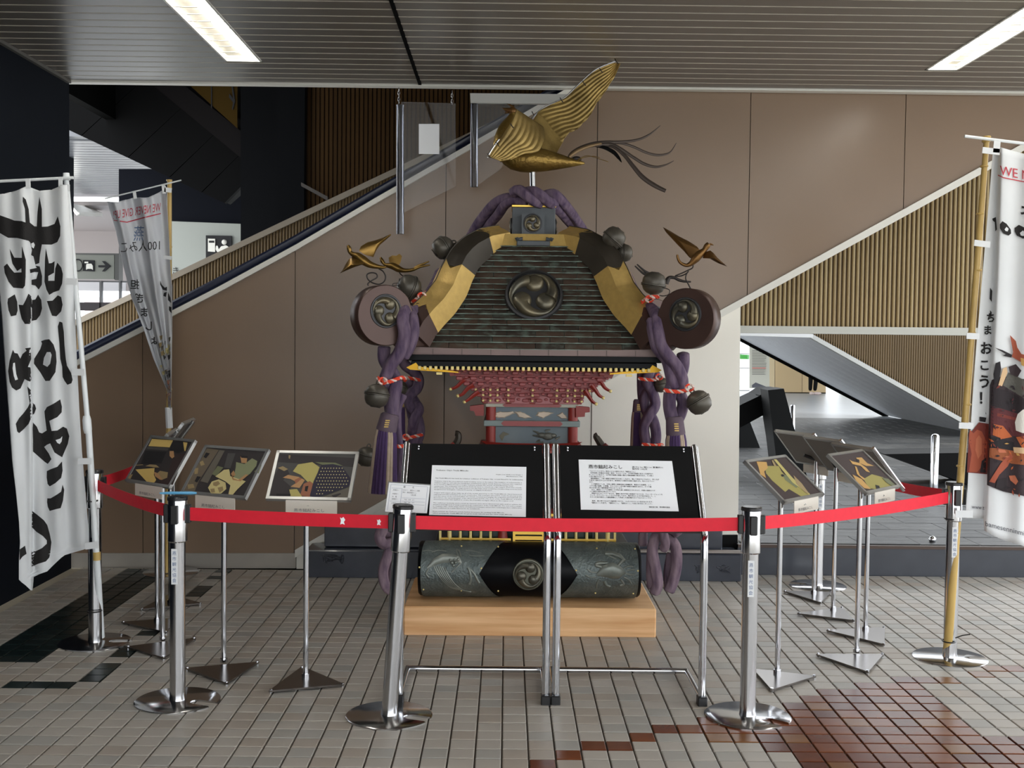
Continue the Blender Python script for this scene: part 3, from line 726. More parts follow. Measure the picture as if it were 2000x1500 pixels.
# corner scroll discs, each standing in the plane of its ridge
def scroll(c):
    sx, sy = c; ctr = V((XC+sx*.79, YC+sy*.80, 1.668))
    nrm = V((-sx*.50, sy*.866, 0)).normalized(); d = V((sx*.866, sy*.5, 0))
    if nrm.dot(V((0, -1, 0))) < 0: nrm = -nrm
    R, T = .156, .052
    out = []
    # comma-shaped outline: round head, tongue running back to the eave
    for k in range(30):
        a = math.radians(-118+k/29*262)
        out.append((math.cos(a)*R, math.sin(a)*R*1.0))
    out += [(-.15, .03), (-.16, -.02), (-.25, -.10), (-.22, -.155), (-.10, -.165)]
    M = lambda x, y, k: ctr+d*x+V((0, 0, 1))*y+nrm*k
    mb = MB(); n = len(out)
    ring = []
    for k, s in ((-T, .975), (-T*.92, 1), (T*.92, 1), (T, .975)):
        ring += [M(x*s, y*s, k) for x, y in out]
    fs = [tuple(range(n)), tuple(3*n+i for i in range(n))]+[(q*n+i, q*n+(i+1) % n, (q+1)*n+(i+1) % n, (q+1)*n+i) for q in range(3) for i in range(n)]
    mb.add(ring, fs)
    s = mb.build('corner_scroll', M_rbrown, roof, 45)
    for sg in (1, -1): tomoe(s, ctr+nrm*(T*1.0)*sg+V((0, 0, .022))+d*.0, nrm*sg, (0, 0, 1), .088, thick=.012, phase=60 if sx < 0 else 110)
    return ctr, nrm
SCR = {c: scroll(c) for c in ((-1, -1), (1, -1), (1, 1), (-1, 1))}
# rafters with gilded ends, gold corner plates
soff = MB().box((XC, YC, 1.397), (1.20, 1.20, .012)).build('soffit', M_lacq, shrine, 0)
re_ = MB().bevbox((0, 0, 0), (.0155, .012, .020), .002).mesh('rafter_end', M_goldp, 0)
for k in range(43):
    o = link('rafter_end', re_, soff); o.location = (XC-.605+.0288*k, YC-.662, 1.397)
rl = MB()
for k in range(43): rl.box((XC-.605+.0288*k, YC-.42, 1.39), (.010, .43, .012))
tag(rl.build('rafters', mat('gilt_rafter', (170, 120, 40), .4, metal=.5), soff, 0), kind='stuff')
for s in (-1, 1):
    p = [(.675, 1.398), (.625, 1.424), (.61, 1.404), (.40, 1.378), (.40, 1.372), (.655, 1.386)]
    MB().prism([(XC+s*x, YC-.652, z) for x, z in p], (0, .03, 0)).build('gold_corner_plate', mat('corner_gold', (190, 146, 40), .4, metal=.7), soff, 0)
    MB().box((XC+s*.50, YC-.665, 1.368), (.03, .02, .012)).build('gold_tab', M_goldp, soff, 0)
# bracket tiers
nt = 6
blk = MB().bevbox((0, 0, 0), (.036, .03, .021), .005).mesh('bracket_block', M_pink, 0)
cap = MB().bevbox((0, 0, 0), (.020, .026, .014), .004).mesh('bracket_cap', M_pink, 0)
stud = MB().bevbox((0, 0, 0), (.0125, .012, .0125), .002).mesh('gold_stud', M_goldp, 0)
cores = MB()
for t in range(nt):
    zt = 1.384-t*.0315; hw = [.435, .425, .385, .345, .315, .29][t]; yf = YC-hw+.0
    tm = MB().bevbox((XC, YC, zt-.0015), (2*hw, 2*hw, .009), .002).box((XC, YC, zt-.014), (2*hw-.05, 2*hw-.05, .03)).build('bracket_tier', M_pink, shrine, 0)
    n = int(2*hw/.0385)
    for k in range(n):
        x = XC-hw+.02+(2*hw-.04)*k/(n-1)
        if k % 2 == 0: o = link('bracket_block', blk, tm); o.location = (x, yf+.006, zt-.0165)
        else: o = link('bracket_cap', cap, tm); o.location = (x, yf+.002, zt-.010)
    if t >= 3 or t == 3:
        for x in (-.315, -.275, -.235, -.195, -.135+.0, -.0, .135, .195, .235, .275, .315):
            if abs(x) > hw+.01: continue
            o = link('gold_stud', stud, tm); o.location = (XC+x, yf-.016, zt-.018)
            MB().box((XC+x, yf-.005, zt-.012), (.013, .02, .02)).build('bracket_arm', M_vermil, tm, 0)
bs = MB().bevbox((XC, YC, 1.205), (.56, .56, .03), .004).build('bracket_base', M_vermil, shrine, 0)
for k in range(4):
    x = XC-.20+.1333*k; q = [(x-.052, 1.192), (x-.022, 1.232), (x+.022, 1.232), (x+.052, 1.192)]
    MB().prism([(a, YC-.292, b) for a, b in q], (0, .02, 0)).build('strut_block', mat('pale_pink_lacquer', (176, 110, 112), .5), bs, 0)
def tail_rafter(pts, s):
    P = [at(x, y, 6.36) for x, y in pts]
    o = MB().tube(spline(P, 4), [lerp(.017, .008, i/12) for i in range((len(P)-1)*4+1)], 8, sq=.7).build('tail_rafter', M_vermil, shrine)
    MB().ell(P[-1], (.010, .012, .010), 10).build('gold_tip', M_goldp, o)
for pts in (((920, 735), (906, 742), (892, 755), (880, 760)), ((925, 752), (914, 758), (903, 770), (894, 773)), ((935, 765), (925, 772), (915, 780), (907, 785)),
            ((1162, 738), (1172, 745), (1182, 758), (1192, 764)), ((1155, 752), (1163, 762), (1170, 772), (1178, 777)), ((1142, 762), (1150, 774), (1157, 784), (1164, 789))):
    tail_rafter(pts, 1)
for q in (((866, 718), (895, 716), (895, 732), (880, 735), (876, 726)), ((1215, 724), (1180, 720), (1180, 737), (1195, 740), (1199, 731))):
    slab('corner_bracket', q, YC-.43, .04, M_vermil, shrine)
for q in (((918, 793), (945, 790), (945, 812), (929, 812), (926, 803), (918, 802)), ((1152, 796), (1125, 793), (1125, 815), (1142, 814), (1143, 806), (1152, 805))):
    slab('corner_bracket', q, YC-.27, .06, M_vermil, shrine)
# body: corner pillars, relief panels, rails
body = MB().box((XC, YC, .92), (.44, .44, .56)).build('inner_box', M_vermil, shrine, 0)
for sx in (-1, 1):
    for sy in (-1, 1):
        MB().lathe([(.030, 0), (.028, .05), (.028, .29)], (XC+sx*.232, YC+sy*.232, .93), 20).build('pillar', M_vermil, shrine)
yp = YC-.238
pan = MB().box((XC, yp+.012, 1.135), (.42, .01, .085)).build('upper_panel', M_bluep, shrine, 0)
for q in ([(962, 815), (966, 805), (975, 803), (985, 804), (1003, 803), (1008, 807), (995, 812), (985, 817), (972, 817)], [(1003, 803), (1015, 803), (1024, 806), (1034, 812), (1041, 817), (1025, 818), (1012, 815)],
          [(1045, 812), (1050, 804), (1062, 803), (1072, 804), (1084, 806), (1072, 812), (1060, 818), (1052, 815)], [(1086, 811), (1098, 804), (1106, 812), (1110, 819), (1096, 818)]):
    n = len(q); c = (sum(a for a, b in q)/n, sum(b for a, b in q)/n)
    q = [p for a, b in zip(q, q[1:]+q[:1]) for p in (a, ((a[0]+b[0])/2*.9+c[0]*.1, (a[1]+b[1])/2*.9+c[1]*.1))]
    mb = MB(); A = [at(x, y, yp+.008) for x, y in q]; B = [at(lerp(x, c[0], .25), lerp(y, c[1], .25), yp-.002) for x, y in q]; m = len(q)
    mb.add(A+B, [tuple(range(m, 2*m))]+[(i, (i+1) % m, m+(i+1) % m, m+i) for i in range(m)]); mb.build('wave_relief', M_creamr, pan, 0)
lowp = MB().box((XC, yp+.012, .998), (.42, .01, .12)).build('lower_panel', M_bluep, shrine, 0)
mb = MB(); b0 = at(1070, 853, yp+.005)
for (x, y), r in zip(((1070, 852), (1058, 850), (1080, 851)), (.036, .026, .022)): mb.ell(at(x, y, yp+.006), (r, .016, r*.62), 12)
for (x, y), (x2, y2) in (((1052, 846), (1041, 841)), ((1052, 852), (1040, 850)), ((1055, 860), (1046, 864)), ((1085, 858), (1094, 853)), ((1062, 864), (1040, 870)), ((1075, 864), (1085, 872)), ((1065, 842), (1075, 839))):
    mb.tube([at(x, y, yp+.004), at(x2, y2, yp+.003)], [.008, .003], 7)
mb.build('turtle_relief', mat('relief_grey', (112, 112, 104), .5, metal=.4, var=.2, scale=40, bump=.4), lowp, 50)
mb = MB()
mb.prism([at(x, y, yp+.002) for x, y in ((975, 852), (983, 843), (995, 848), (985, 852), (981, 861))], (0, .006, 0)); mb.build('bird_relief', M_bronze, lowp, 0)
def rail(name, z, h, hw, m, hexm=None):
    o = MB().bevbox((XC, YC, z), (2*hw, 2*(.262), h), .003).build(name, m, shrine, 0)
    if hexm:
        y = YC-.2635; w = .17 if h > .02 else .13
        w = hw*.64; MB().prism([(XC-w, y, z), (XC-w+.015, y, z+h*.42), (XC+w-.015, y, z+h*.42), (XC+w, y, z), (XC+w-.015, y, z-h*.42), (XC-w+.015, y, z-h*.42)], (0, .004, 0)).build('red_inlay', hexm, o, 0)
    return o
rail('top_rail', 1.181, .022, .262, mat('cream_grey_rail', (186, 184, 168), .5), M_pink)
rail('middle_rail', 1.078, .034, .272, M_slatep if False else mat('grey_green_rail', (132, 144, 142), .5, metal=.2, var=.08), M_pink)
def flare(u, v):
    x = (u*2-1); z = .942+.026*v+.012*abs(x)**3
    return V((XC+x*(.25+.035*v), YC-.262-.02*v, z))
ft = MB().grid(flare, 12, 3).box((XC, YC, .945), (.5, .5, .02)).build('base_flare', M_vermil, shrine, 0)
MB().bevbox((XC, YC, .925), (.60, .60, .02), .004).build('base_moulding', mat('pale_red', (178, 92, 84), .5), shrine, 0)
# lower body and pedestal
MB().bevbox((XC, YC, .76), (.62, .62, .31), .006).build('lower_body', M_lacq, shrine, 0)
MB().bevbox((XC, YC, .58), (.84, .84, .05), .006).build('veranda', M_vermil, shrine, 0)
MB().bevbox((XC, YC, .50), (.70, .70, .12), .006).build('pedestal', mat('dark_green_lacquer', (30, 44, 42), .3), shrine, 0)
ped = MB().bevbox((XC, YC, .385), (1.06, 1.10, .13), .008).build('base_platform', M_lacq, shrine, 0)
MB().bevbox((XC, YC+.02, .25), (.96, .9, .17), .008).build('base_frame', M_lacq, shrine, 0)
# gold balustrade round the base
yb = 6.25
def G3(x, y, Y=yb): return at(x, y, Y)
zl, zt_ = .464, .62
bal = MB()
a0, a1 = G3(861, 1051), G3(998, 1053); b0, b1 = G3(1071, 1054), G3(1203, 1056)
for a, b in ((a0, a1), (b0, b1)):
    mbx = MB().box(((a.x+b.x)/2, yb, zl), (b.x-a.x, .022, .012)).box(((a.x+b.x)/2, yb, .60), (b.x-a.x, .02, .014)); mbx.build('gold_rail', M_goldb, shrine, 0)
for x, r in ((878, .012), (899, .008), (919, .008), (939, .008), (958, .008), (1105, .008), (1125, .008), (1146, .008), (1165, .008), (1187, .012)):
    p = G3(x, 1040); MB().cyl((p.x, yb, .435), (p.x, yb, .66 if r > .01 else .60), r, n=12).build('baluster', M_goldp, shrine)
for x in (860, 1201):
    p = G3(x, 1040); MB().box((p.x, yb, .50), (.012, .012, .13)).box((p.x, yb, .535), (.05, .02, .012)).build('corner_post', M_goldp, shrine, 0)
for x in (888, 908, 929, 948, 968, 1094, 1116, 1136):
    p = G3(x, 1040); MB().box((p.x, yb+.06, .51), (.034, .01, .1)).build('green_slat', mat('bottle_green', (42, 62, 58), .4), shrine, 0)
p = G3(982, 1040); MB().lathe([(.030, 0), (.024, .06), (.02, .14)], (p.x, yb+.02, .445), 18).build('red_newel', M_vermil, shrine)
g = MB(); p0, p1 = G3(1004, 1040).x, G3(1061, 1040).x
for x in (p0, p1): g.box((x, yb-.02, .50), (.013, .016, .11))
for z in (.449, .476, .505, .534): g.box(((p0+p1)/2, yb-.02, z), (p1-p0, .014, .020))
g.box(((p0+p1)/2, yb-.03, .436), (p1-p0+.03, .03, .010)); g.build('gold_steps', M_goldb, shrine, 0)
# red corner posts with upswept finials on the veranda
for (x, y), fin in (((883, 872), ((890, 868), (895, 858), (895, 848), (889, 846))), ((1184, 874), ((1176, 872), (1170, 862), (1164, 852), (1167, 849)))):
    c = at(x, y, 6.36); o = MB().prism([c+V((.018*math.cos(a), -.05, .022*math.sin(a)-.0)) for a in [pi/2+2*pi*k/5 for k in range(5)]], (0, .1, 0)).build('rail_end', M_vermil, shrine, 0)
    P = spline([at(a, b, 6.45) for a, b in fin], 4); MB().tube(P, [lerp(.022, .014, i/(len(P)-1)) for i in range(len(P))], 8).build('finial', M_rdark, o)
    MB().cyl((c.x, c.y+.02, .62), (c.x, c.y+.02, c.z-.015), .010, n=8).build('post', M_vermil, o)
# front beam: horizontal lacquer drum carrying bronze plates
DY, DZ, DR = 6.205, .312, .150
dx0, dx1 = at(819, 1110, DY-DR).x, at(1250, 1112, DY-DR).x
drum = MB().tube([(dx0-.01, DY, DZ), (dx0, DY, DZ), (dx1, DY, DZ), (dx1+.01, DY, DZ)], [DR-.012, DR-.004, DR-.004, DR-.012], 48).build('front_beam', M_lacq, shrine, 40)
dmx = at(1032, 1112, DY-DR).x
def dpt(x, h, off=0):
    a = h/DR; r = DR+off; return V((x, DY-r*math.cos(a), DZ+r*math.sin(a)))
def dproj(x, y, off=0):
    p = at(x, y, DY-DR+.01); h = max(-.148, min(.148, p.z-DZ)); a = math.asin(h/.15); p = at(x, y, DY-DR*math.cos(a)); h = max(-.148, min(.148, p.z-DZ)); a = math.asin(h/.15)
    return dpt(p.x, a*DR, off)
M_plate = mat('bronze_plate', (110, 119, 117), .42, metal=.45, c2=(84, 94, 93), scale=20, bump=.5, bscale=90)
M_relief = mat('bronze_relief', (140, 144, 136), .36, metal=.4, c2=(112, 118, 112), scale=14, bump=.15)
for s in (-1, 1):
    def plate(u, v):
        h = (v*2-1)*.225; out = dx0+.006 if s < 0 else dx1-.006; inn = dmx+s*(.135+.115*(1-abs(v*2-1)) - .0) if True else 0
        inn = dmx+s*(.125+.135*(1-abs(abs(v*2-1))))
        out += -s*.02*abs(v*2-1)**3
        return dpt(lerp(out, inn, u), h, .0015)
    pl = MB().grid(plate, 16, 24).build('bronze_plate', M_plate, drum)
    screws = ((827, 1151), (901, 1153), (973, 1154), (819, 1108), (940, 1110), (902, 1064), (973, 1065)) if s < 0 else ((1237, 1159), (1163, 1158), (1246, 1115), (1125, 1114), (1164, 1068), (1238, 1069))
    for x, y in screws: MB().ell(dproj(x, y, .002), .005, 8).build('screw', M_goldp, pl)
    rel = MB()
    def rt(pts, r, k=3, sq=1): rel.tube([p for p in spline([dproj(x, y, .001) for x, y in pts], k)], r, 7)
    if s > 0:
        def z(x, y): return (1080+x/5, 980+y/5)
        rel.tube([dproj(*z(430, 715)), dproj(*z(500, 680), .004), dproj(*z(575, 670), .004), dproj(*z(650, 690), .004), dproj(*z(710, 690))], [.008, .032, .044, .034, .006], 12, sq=.35, up=(0, 1, 0))
        for pts, r in ((((560, 640), (640, 620), (690, 570), (650, 530), (580, 505), (505, 505)), [.006, .008, .013, .015, .013, .012]), (((520, 505), (560, 535), (620, 560)), .005), (((520, 640), (470, 635), (420, 620), (440, 600), (530, 600)), .010),
                       (((430, 690), (370, 685), (335, 655)), .0045), (((420, 735), (360, 735), (320, 715)), .0045), (((450, 755), (430, 790), (425, 840)), .0045), (((500, 770), (520, 810), (560, 825)), .009), (((660, 755), (690, 800), (655, 815)), .007),
                       (((690, 650), (740, 630), (785, 635)), .0045), (((715, 675), (760, 665), (800, 660)), .0045), (((710, 700), (760, 710), (800, 710)), .0045), (((690, 735), (740, 760), (765, 800)), .0045)):
            P = [dproj(*z(a, b), .001) for a, b in pts]
            if isinstance(r, list): rel.tube(P, r, 8)
            else: rel.tube(spline(P, 3), r, 7)
        rel.build('crab_relief', M_relief, pl, 60)
    else:
        def z(x, y): return (680+x/5, 980+y/5)
        rel.tube([dproj(*z(a, b), .0) for a, b in ((770, 650), (850, 590), (930, 560), (1010, 560), (1070, 570), (1105, 600))], [.006, .022, .030, .030, .024, .006], 12, sq=.4, up=(0, 1, 0))
        for a, b in ((990, 545), (1030, 540), (1065, 545), (1000, 575), (1040, 572), (1075, 570), (1015, 600), (1050, 598), (1030, 625)): rel.ell(dproj(*z(a, b), .010), (.009, .006, .009), 8)
        for pts, r in ((((1075, 530), (1060, 490), (1065, 460), (1090, 490), (1100, 540)), .0045), (((1100, 600), (1060, 640), (1010, 690)), .004), (((1170, 640), (1190, 690), (1200, 760), (1180, 800)), .008), (((1180, 650), (1230, 700), (1260, 760), (1280, 790)), .007),
                       (((790, 650), (760, 700), (790, 740)), .004), (((730, 480), (790, 470), (850, 490)), .003), (((1150, 470), (1230, 480), (1300, 500)), .003), (((1180, 520), (1250, 530), (1330, 525)), .003), (((820, 490), (880, 470), (960, 480)), .003)):
            rel.tube(spline([dproj(*z(a, b), .001) for a, b in pts], 3), r, 7)
        for k in range(6):
            rel.tube(spline([dproj(*z(a+k*22, b+k*4), .001) for a, b in ((830, 620), (870, 700), (930, 780), (1010, 840), (1090, 860))], 4), .0035, 6)
        rel.build('turtle_and_wave_relief', M_relief, pl, 60)
tomoe(drum, (dmx, DY-DR-.004, DZ), (0, -1, 0), (0, 0, 1), .083, thick=.014, phase=75, name='beam_crest', md=mat('bronze_ring', (96, 96, 84), .4, metal=.6))
block = tag(MB().bevbox((XC-.01, 6.34, .0775), (1.318, .74, .155), .006, 0).build('timber_block', mat('pale_timber', (240, 196, 146), .6, c2=(206, 150, 96), scale=5, stretch=(.35, 2, 6), thresh=(.3, .7), bump=.08), None, 0), 'pale squared timber block on the floor under the shrine', 'block')
# carrying beams behind
def lbeam(x0, x1, y0, z0, z1, d, label, reliefs):
    e = empty('carrying_beam', ((x0+x1)/2, y0+d/2, z0), label, 'beam', 'black lacquered carrying beams lying behind the shrine')
    o = MB().bevbox(((x0+x1)/2, y0+d/2, (z0+z1)/2), (x1-x0, d, z1-z0), .008).build('beam', mat('sheen_black_lacquer', (62, 67, 80), .25, c2=(42, 46, 56), scale=3, coat=.3), e, 0)  # bluish sheen of the black lacquer is put into the base colour
    for pts in reliefs:
        mb = MB(); mb.tube(spline([at(x, y, y0+.0005) for x, y in pts], 3), .0032, 6); mb.build('carved_relief', mat('relief_lacquer', (44, 47, 56), .4), e)
    return e
xa, xb = at(596, 1100, 7.40).x, at(1447, 1105, 7.40).x
def squiggle(cx, cy, n, w, h):
    random.seed(int(cx)); return [[(cx+random.uniform(-w, w), cy+random.uniform(-h, h)) for _ in range(4)] for _ in range(n)]
lbeam(xa, xb, 7.38, 0, .182, .26, 'longer black lacquered beam lying on the floor behind the shrine', squiggle(650, 1092, 7, 22, 10)+squiggle(1415, 1112, 6, 16, 9)+squiggle(1364, 1112, 4, 8, 10))
xa, xb = at(635, 1040, 7.52).x, at(1409, 1050, 7.52).x
lbeam(xa, xb, 7.48, .184, .345, .17, 'shorter black lacquered beam resting on top of the longer one', [])
tag(MB().box(((at(1255, 1075, 7.40).x+at(1447, 1075, 7.40).x)/2, 7.42, .192), (.66, .05, .014)).build('plank', mat('grey_plank', (150, 142, 136), .6), None, 0), 'thin grey strip of wood lying on the longer black beam', 'plank')
# ------------------------------------------------------------------ purple ropes, tassels, cords, bells
M_rope = mat('purple_rope', (112, 94, 112), .85, c2=(64, 46, 76), scale=34, bump=.6, stretch=(1, 1, .25), thresh=(.35, .7))
M_ropef = mat('faded_purple_rope', (132, 112, 122), .9, c2=(80, 62, 80), scale=34, bump=.6, stretch=(1, 1, .25), thresh=(.35, .7))
M_band = mat('mauve_band', (96, 80, 92), .8, var=.1, scale=20)
M_purple = mat('tassel_purple', (68, 46, 88), .85, var=.1, scale=30)
M_tcream = mat('tassel_cream', (172, 154, 136), .9, var=.1, scale=40)
M_cordr = mat('orange_cord', (226, 70, 44), .8)
M_cordw = mat('white_cord', (226, 206, 196), .8)
M_bell = mat('dark_bell', (92, 86, 76), .42, metal=.35, c2=(72, 68, 61), scale=8)
def strand(mb, pts, r, k=6, lobes=5):
    """rope with lengthwise lobes, px,py,Y control points"""
    P = spline([at(*p) if isinstance(p, tuple) else p for p in pts], k); n = 20; s = len(mb.v)
    rr = r if isinstance(r, (list, tuple)) else [r, r]
    rad = [lerp(rr[0], rr[-1], i/(len(P)-1)) for i in range(len(P))]
    rad[0] *= .8; rad[-1] *= .8
    mb.tube(P, rad, n)
    for i in range(len(P)):
        for j in range(n):
            q = V(mb.v[s+i*n+j]); c = P[i]; mb.v[s+i*n+j] = tuple(c+(q-c)*(1+.07*math.cos(lobes*2*pi*j/n+i*.06)))
def rope(name, strands, m, label, group=None):
    e = empty(name, at(*strands[0][0][0]), label, 'rope', group)
    for pts, r in strands:
        mb = MB(); strand(mb, pts, r); mb.build('rope_strand', m, e, 80)
    return e
Yt = 6.70
rope('rope', [([(1001, 378, 6.66), (1012, 371, 6.62), (1026, 380, 6.58), (1042, 392, 6.58), (1056, 398, 6.62)], .030), ([(1024, 376, 6.70), (1040, 374, 6.60), (1056, 382, 6.58), (1070, 394, 6.60), (1084, 400, 6.66)], .030),
              ([(1060, 384, 6.72), (1078, 379, 6.66), (1092, 388, 6.66), (1106, 404, 6.72), (1124, 428, 6.85), (1142, 456, 6.98), (1160, 486, 7.1)], .031),
              ([(1076, 400, 6.64), (1092, 412, 6.72), (1110, 432, 6.86), (1128, 452, 6.98), (1142, 474, 7.05)], .028),
              ([(1030, 396, 6.66), (1006, 392, 6.68), (988, 398, 6.72), (972, 420, 6.82), (955, 440, 6.9), (940, 470, 7.0)], .028),
              ([(1014, 388, 6.70), (988, 388, 6.74), (966, 398, 6.8), (948, 418, 6.88), (932, 440, 6.95), (915, 470, 7.05)], .031)], M_rope, 'knotted purple rope over the top box of the shrine roof')
lf = rope('rope', [([(862, 530, 6.75), (848, 562, 6.5), (828, 592, 6.25), (806, 610, 6.08), (790, 606, 5.98), (786, 625, 5.93), (790, 655, 5.93), (780, 690, 5.94), (764, 712, 5.95), (752, 742, 5.95)], .033),
                   ([(798, 604, 6.05), (806, 622, 5.98), (808, 650, 5.96), (800, 678, 5.96), (788, 698, 5.97)], .028),
                   ([(750, 676, 6.02), (750, 700, 6.02), (762, 722, 6.02), (773, 745, 5.99), (768, 780, 5.97), (764, 822, 5.97)], .033),
                   ([(752, 740, 5.97), (760, 770, 6.02), (762, 800, 6.04), (772, 822, 6.05)], .03),
                   ([(788, 770, 6.08), (776, 800, 6.07), (778, 860, 6.05), (783, 900, 6.05), (775, 960, 6.04), (765, 1030, 6.02)], .022)], M_rope, 'purple rope hanging in front of the left corner scroll')
rope('rope', [([(786, 694, 6.9), (790, 712, 6.9), (808, 726, 6.9), (818, 742, 6.9), (814, 760, 6.9), (800, 772, 6.9), (800, 790, 6.92), (815, 815, 6.95), (820, 845, 6.95), (810, 872, 6.95), (800, 900, 6.95)], .031),
              ([(802, 744, 6.96), (798, 762, 7.0), (810, 785, 6.96), (818, 800, 6.92), (808, 822, 6.90), (806, 850, 6.95), (820, 876, 6.95), (824, 900, 6.95)], .03),
              ([(798, 780, 6.98), (806, 820, 7.02), (815, 850, 6.95), (800, 880, 6.95)], .028)], M_rope, 'purple braided rope under the rear left roof corner')
rope('rope', [([(1222, 536, 6.7), (1236, 566, 6.5), (1254, 592, 6.25), (1280, 612, 6.05), (1284, 640, 5.98), (1290, 672, 5.95), (1306, 696, 5.94), (1322, 716, 5.94), (1332, 744, 5.96), (1324, 770, 6.0)], .033),
              ([(1272, 624, 6.02), (1276, 650, 5.98), (1284, 680, 5.97), (1302, 702, 5.97), (1310, 730, 5.96), (1316, 760, 5.96)], .030),
              ([(1334, 690, 6.02), (1334, 715, 6.04), (1326, 740, 6.03), (1312, 756, 5.97), (1308, 790, 5.96), (1314, 822, 5.96)], .033),
              ([(1322, 760, 5.99), (1334, 785, 6.0), (1330, 806, 6.0), (1322, 824, 6.0)], .030)], M_rope, 'purple rope hanging in front of the right corner scroll')
rope('rope', [([(1254, 722, 6.95), (1254, 760, 6.98), (1258, 800, 7.0)], .030), ([(1270, 722, 6.9), (1264, 745, 6.88), (1274, 765, 6.9), (1280, 790, 6.9), (1268, 812, 6.88), (1258, 835, 6.9), (1262, 870, 6.9), (1260, 900, 6.9)], .031),
              ([(1280, 726, 6.95), (1276, 750, 6.95), (1260, 775, 6.95), (1262, 800, 6.95), (1276, 820, 6.9), (1282, 850, 6.9), (1278, 880, 6.9), (1280, 905, 6.9)], .031)], M_rope, 'purple braided rope under the rear right roof corner')
rope('rope', [([(770, 1020, 5.86), (752, 1030, 5.84), (742, 1048, 5.84), (750, 1062, 5.84), (770, 1058, 5.86)], .028), ([(766, 1058, 5.86), (757, 1085, 5.85), (748, 1115, 5.85), (752, 1142, 5.85), (762, 1150, 5.88), (768, 1120, 5.9), (772, 1080, 5.9)], .026),
              ([(790, 1020, 5.9), (788, 1060, 5.92), (783, 1110, 5.93), (782, 1138, 5.94)], .026), ([(746, 1040, 5.92), (760, 1045, 5.94), (782, 1052, 5.92)], .026)], M_ropef, 'faded purple rope loops hanging at the left end of the front beam')
rope('rope', [([(1262, 1020, 6.0), (1256, 1045, 6.0), (1256, 1066, 6.0)], .024), ([(1300, 1030, 5.9), (1282, 1048, 5.88), (1274, 1075, 5.87), (1280, 1110, 5.87), (1284, 1140, 5.87), (1278, 1158, 5.89)], .028),
              ([(1290, 1020, 5.86), (1296, 1045, 5.84), (1300, 1064, 5.85), (1294, 1072, 5.87)], .024), ([(1300, 1046, 5.92), (1318, 1064, 5.91), (1322, 1095, 5.90), (1316, 1130, 5.90), (1306, 1156, 5.90)], .028),
              ([(1300, 1028, 5.9), (1318, 1036, 5.89), (1326, 1046, 5.88)], .026), ([(1272, 1070, 5.95), (1270, 1110, 5.95), (1272, 1150, 5.95)], .022), ([(1310, 1080, 5.96), (1304, 1120, 5.96), (1306, 1152, 5.95)], .022)], M_ropef, 'faded purple rope loops hanging at the right end of the front beam')
def tassel(x0, y0, x1, y1, w, yb, Y, label, wb=None, bandh=40, drop=0):
    """band from (x0,y0) down to (x1,y1), skirt to yb"""
    a, b, c = at(x0, y0, Y), at(x1, y1, Y), at(x1+drop, yb, Y); s = Y/F; wb = wb or w*1.1
    e = empty('tassel', a, label, 'tassel', 'purple and cream tassels on the ropes')
    ax = (b-a)
    MB().tube([a, a.lerp(b, .12), a.lerp(b, .9), b], [w*s*.40, w*s*.50, w*s*.56, w*s*.54], 20, sq=1).build('tassel_band', M_band, e)
    emb = MB()
    for k in range(4): emb.box(a.lerp(b, .35+.12*k)+V((0, -w*s*.55, 0)), (.022, .006, .006))
    emb.build('gold_mark', M_gold, e, 0)
    n = 22
    for part, mm in ((0, M_purple), (1, M_tcream)):
        mb = MB()
        for j in range(n):
            cream = (j % 11) in (0, 1, 6, 7)
            if cream != bool(part): continue
            th = 2*pi*j/n+.3; d = V((math.cos(th), math.sin(th), 0))
            mb.tube([b+d*w*s*.44+V((0, 0, .01)), b+d*w*s*.5+(c-b)*.1, c+d*wb*s*.5], [.0085, .0105, .0115], 8)
        mb.build('tassel_strands' if not part else 'cream_strands', mm, e, 60)
    return e
tassel(762, 808, 754, 842, 36, 962, 5.93, 'large purple and cream tassel at the left front rope', 50, drop=-7)
tassel(1317, 814, 1320, 850, 34, 962, 5.93, 'large purple and cream tassel at the right front rope', 42, drop=3)
tassel(1247, 780, 1246, 808, 20, 900, 6.99, 'narrow purple tassel behind the right front rope', 26)
tassel(789, 775, 789, 800, 16, 900, 7.08, 'thin purple and cream tassel behind the left front rope', 20)
def cord(pts, Y, label, knot=None, r=.010, tailpts=None):
    P = spline([at(x, y, Y if len(q) == 2 else q[2]) for q in pts for x, y in [q[:2]]], 8)
    e = empty('cord', P[0], label, 'cord', 'orange and white cords on the ropes')
    for k, m in ((0, M_cordr), (1, M_cordw)):
        mb = MB()
        for off in ((0, 2) if k == 0 else (1,)):
            q = []
            for i, p in enumerate(P):
                t = (P[min(i+1, len(P)-1)]-P[max(i-1, 0)]).normalized(); a = t.orthogonal().normalized(); b = t.cross(a); th = i*.75+off*2.1
                q.append(p+(a*math.cos(th)+b*math.sin(th))*r*.5)
            mb.tube(q, r*.62, 6)
        mb.build('orange_yarn' if k == 0 else 'white_yarn', m, e)
    if knot:
        c = at(*knot, Y-.03); mb = MB()
        for t in range(4):
            a = t*pi/4+.3; mb.tube([c+V((math.cos(a+u)*.020, -.006+.008*math.sin(2*u+t), math.sin(a+u)*.016)) for u in [2*pi*i/10 for i in range(10)]], .0055, 6, closed=True, mi=t % 2)
        mb.build('knot', [M_cordr, M_cordw], e)
    return e
cord([(737, 738, 5.90), (752, 746, 5.88), (766, 744, 5.90), (782, 738, 5.93), (790, 740, 6.0)], 5.9, 'orange and white cord round the left front rope above its bell', (748, 744), tailpts=1)
cord([(780, 738, 6.85), (795, 738, 6.84), (808, 740, 6.85), (821, 743, 6.88)], 6.85, 'orange and white cord round the upper rear left rope', (788, 740))
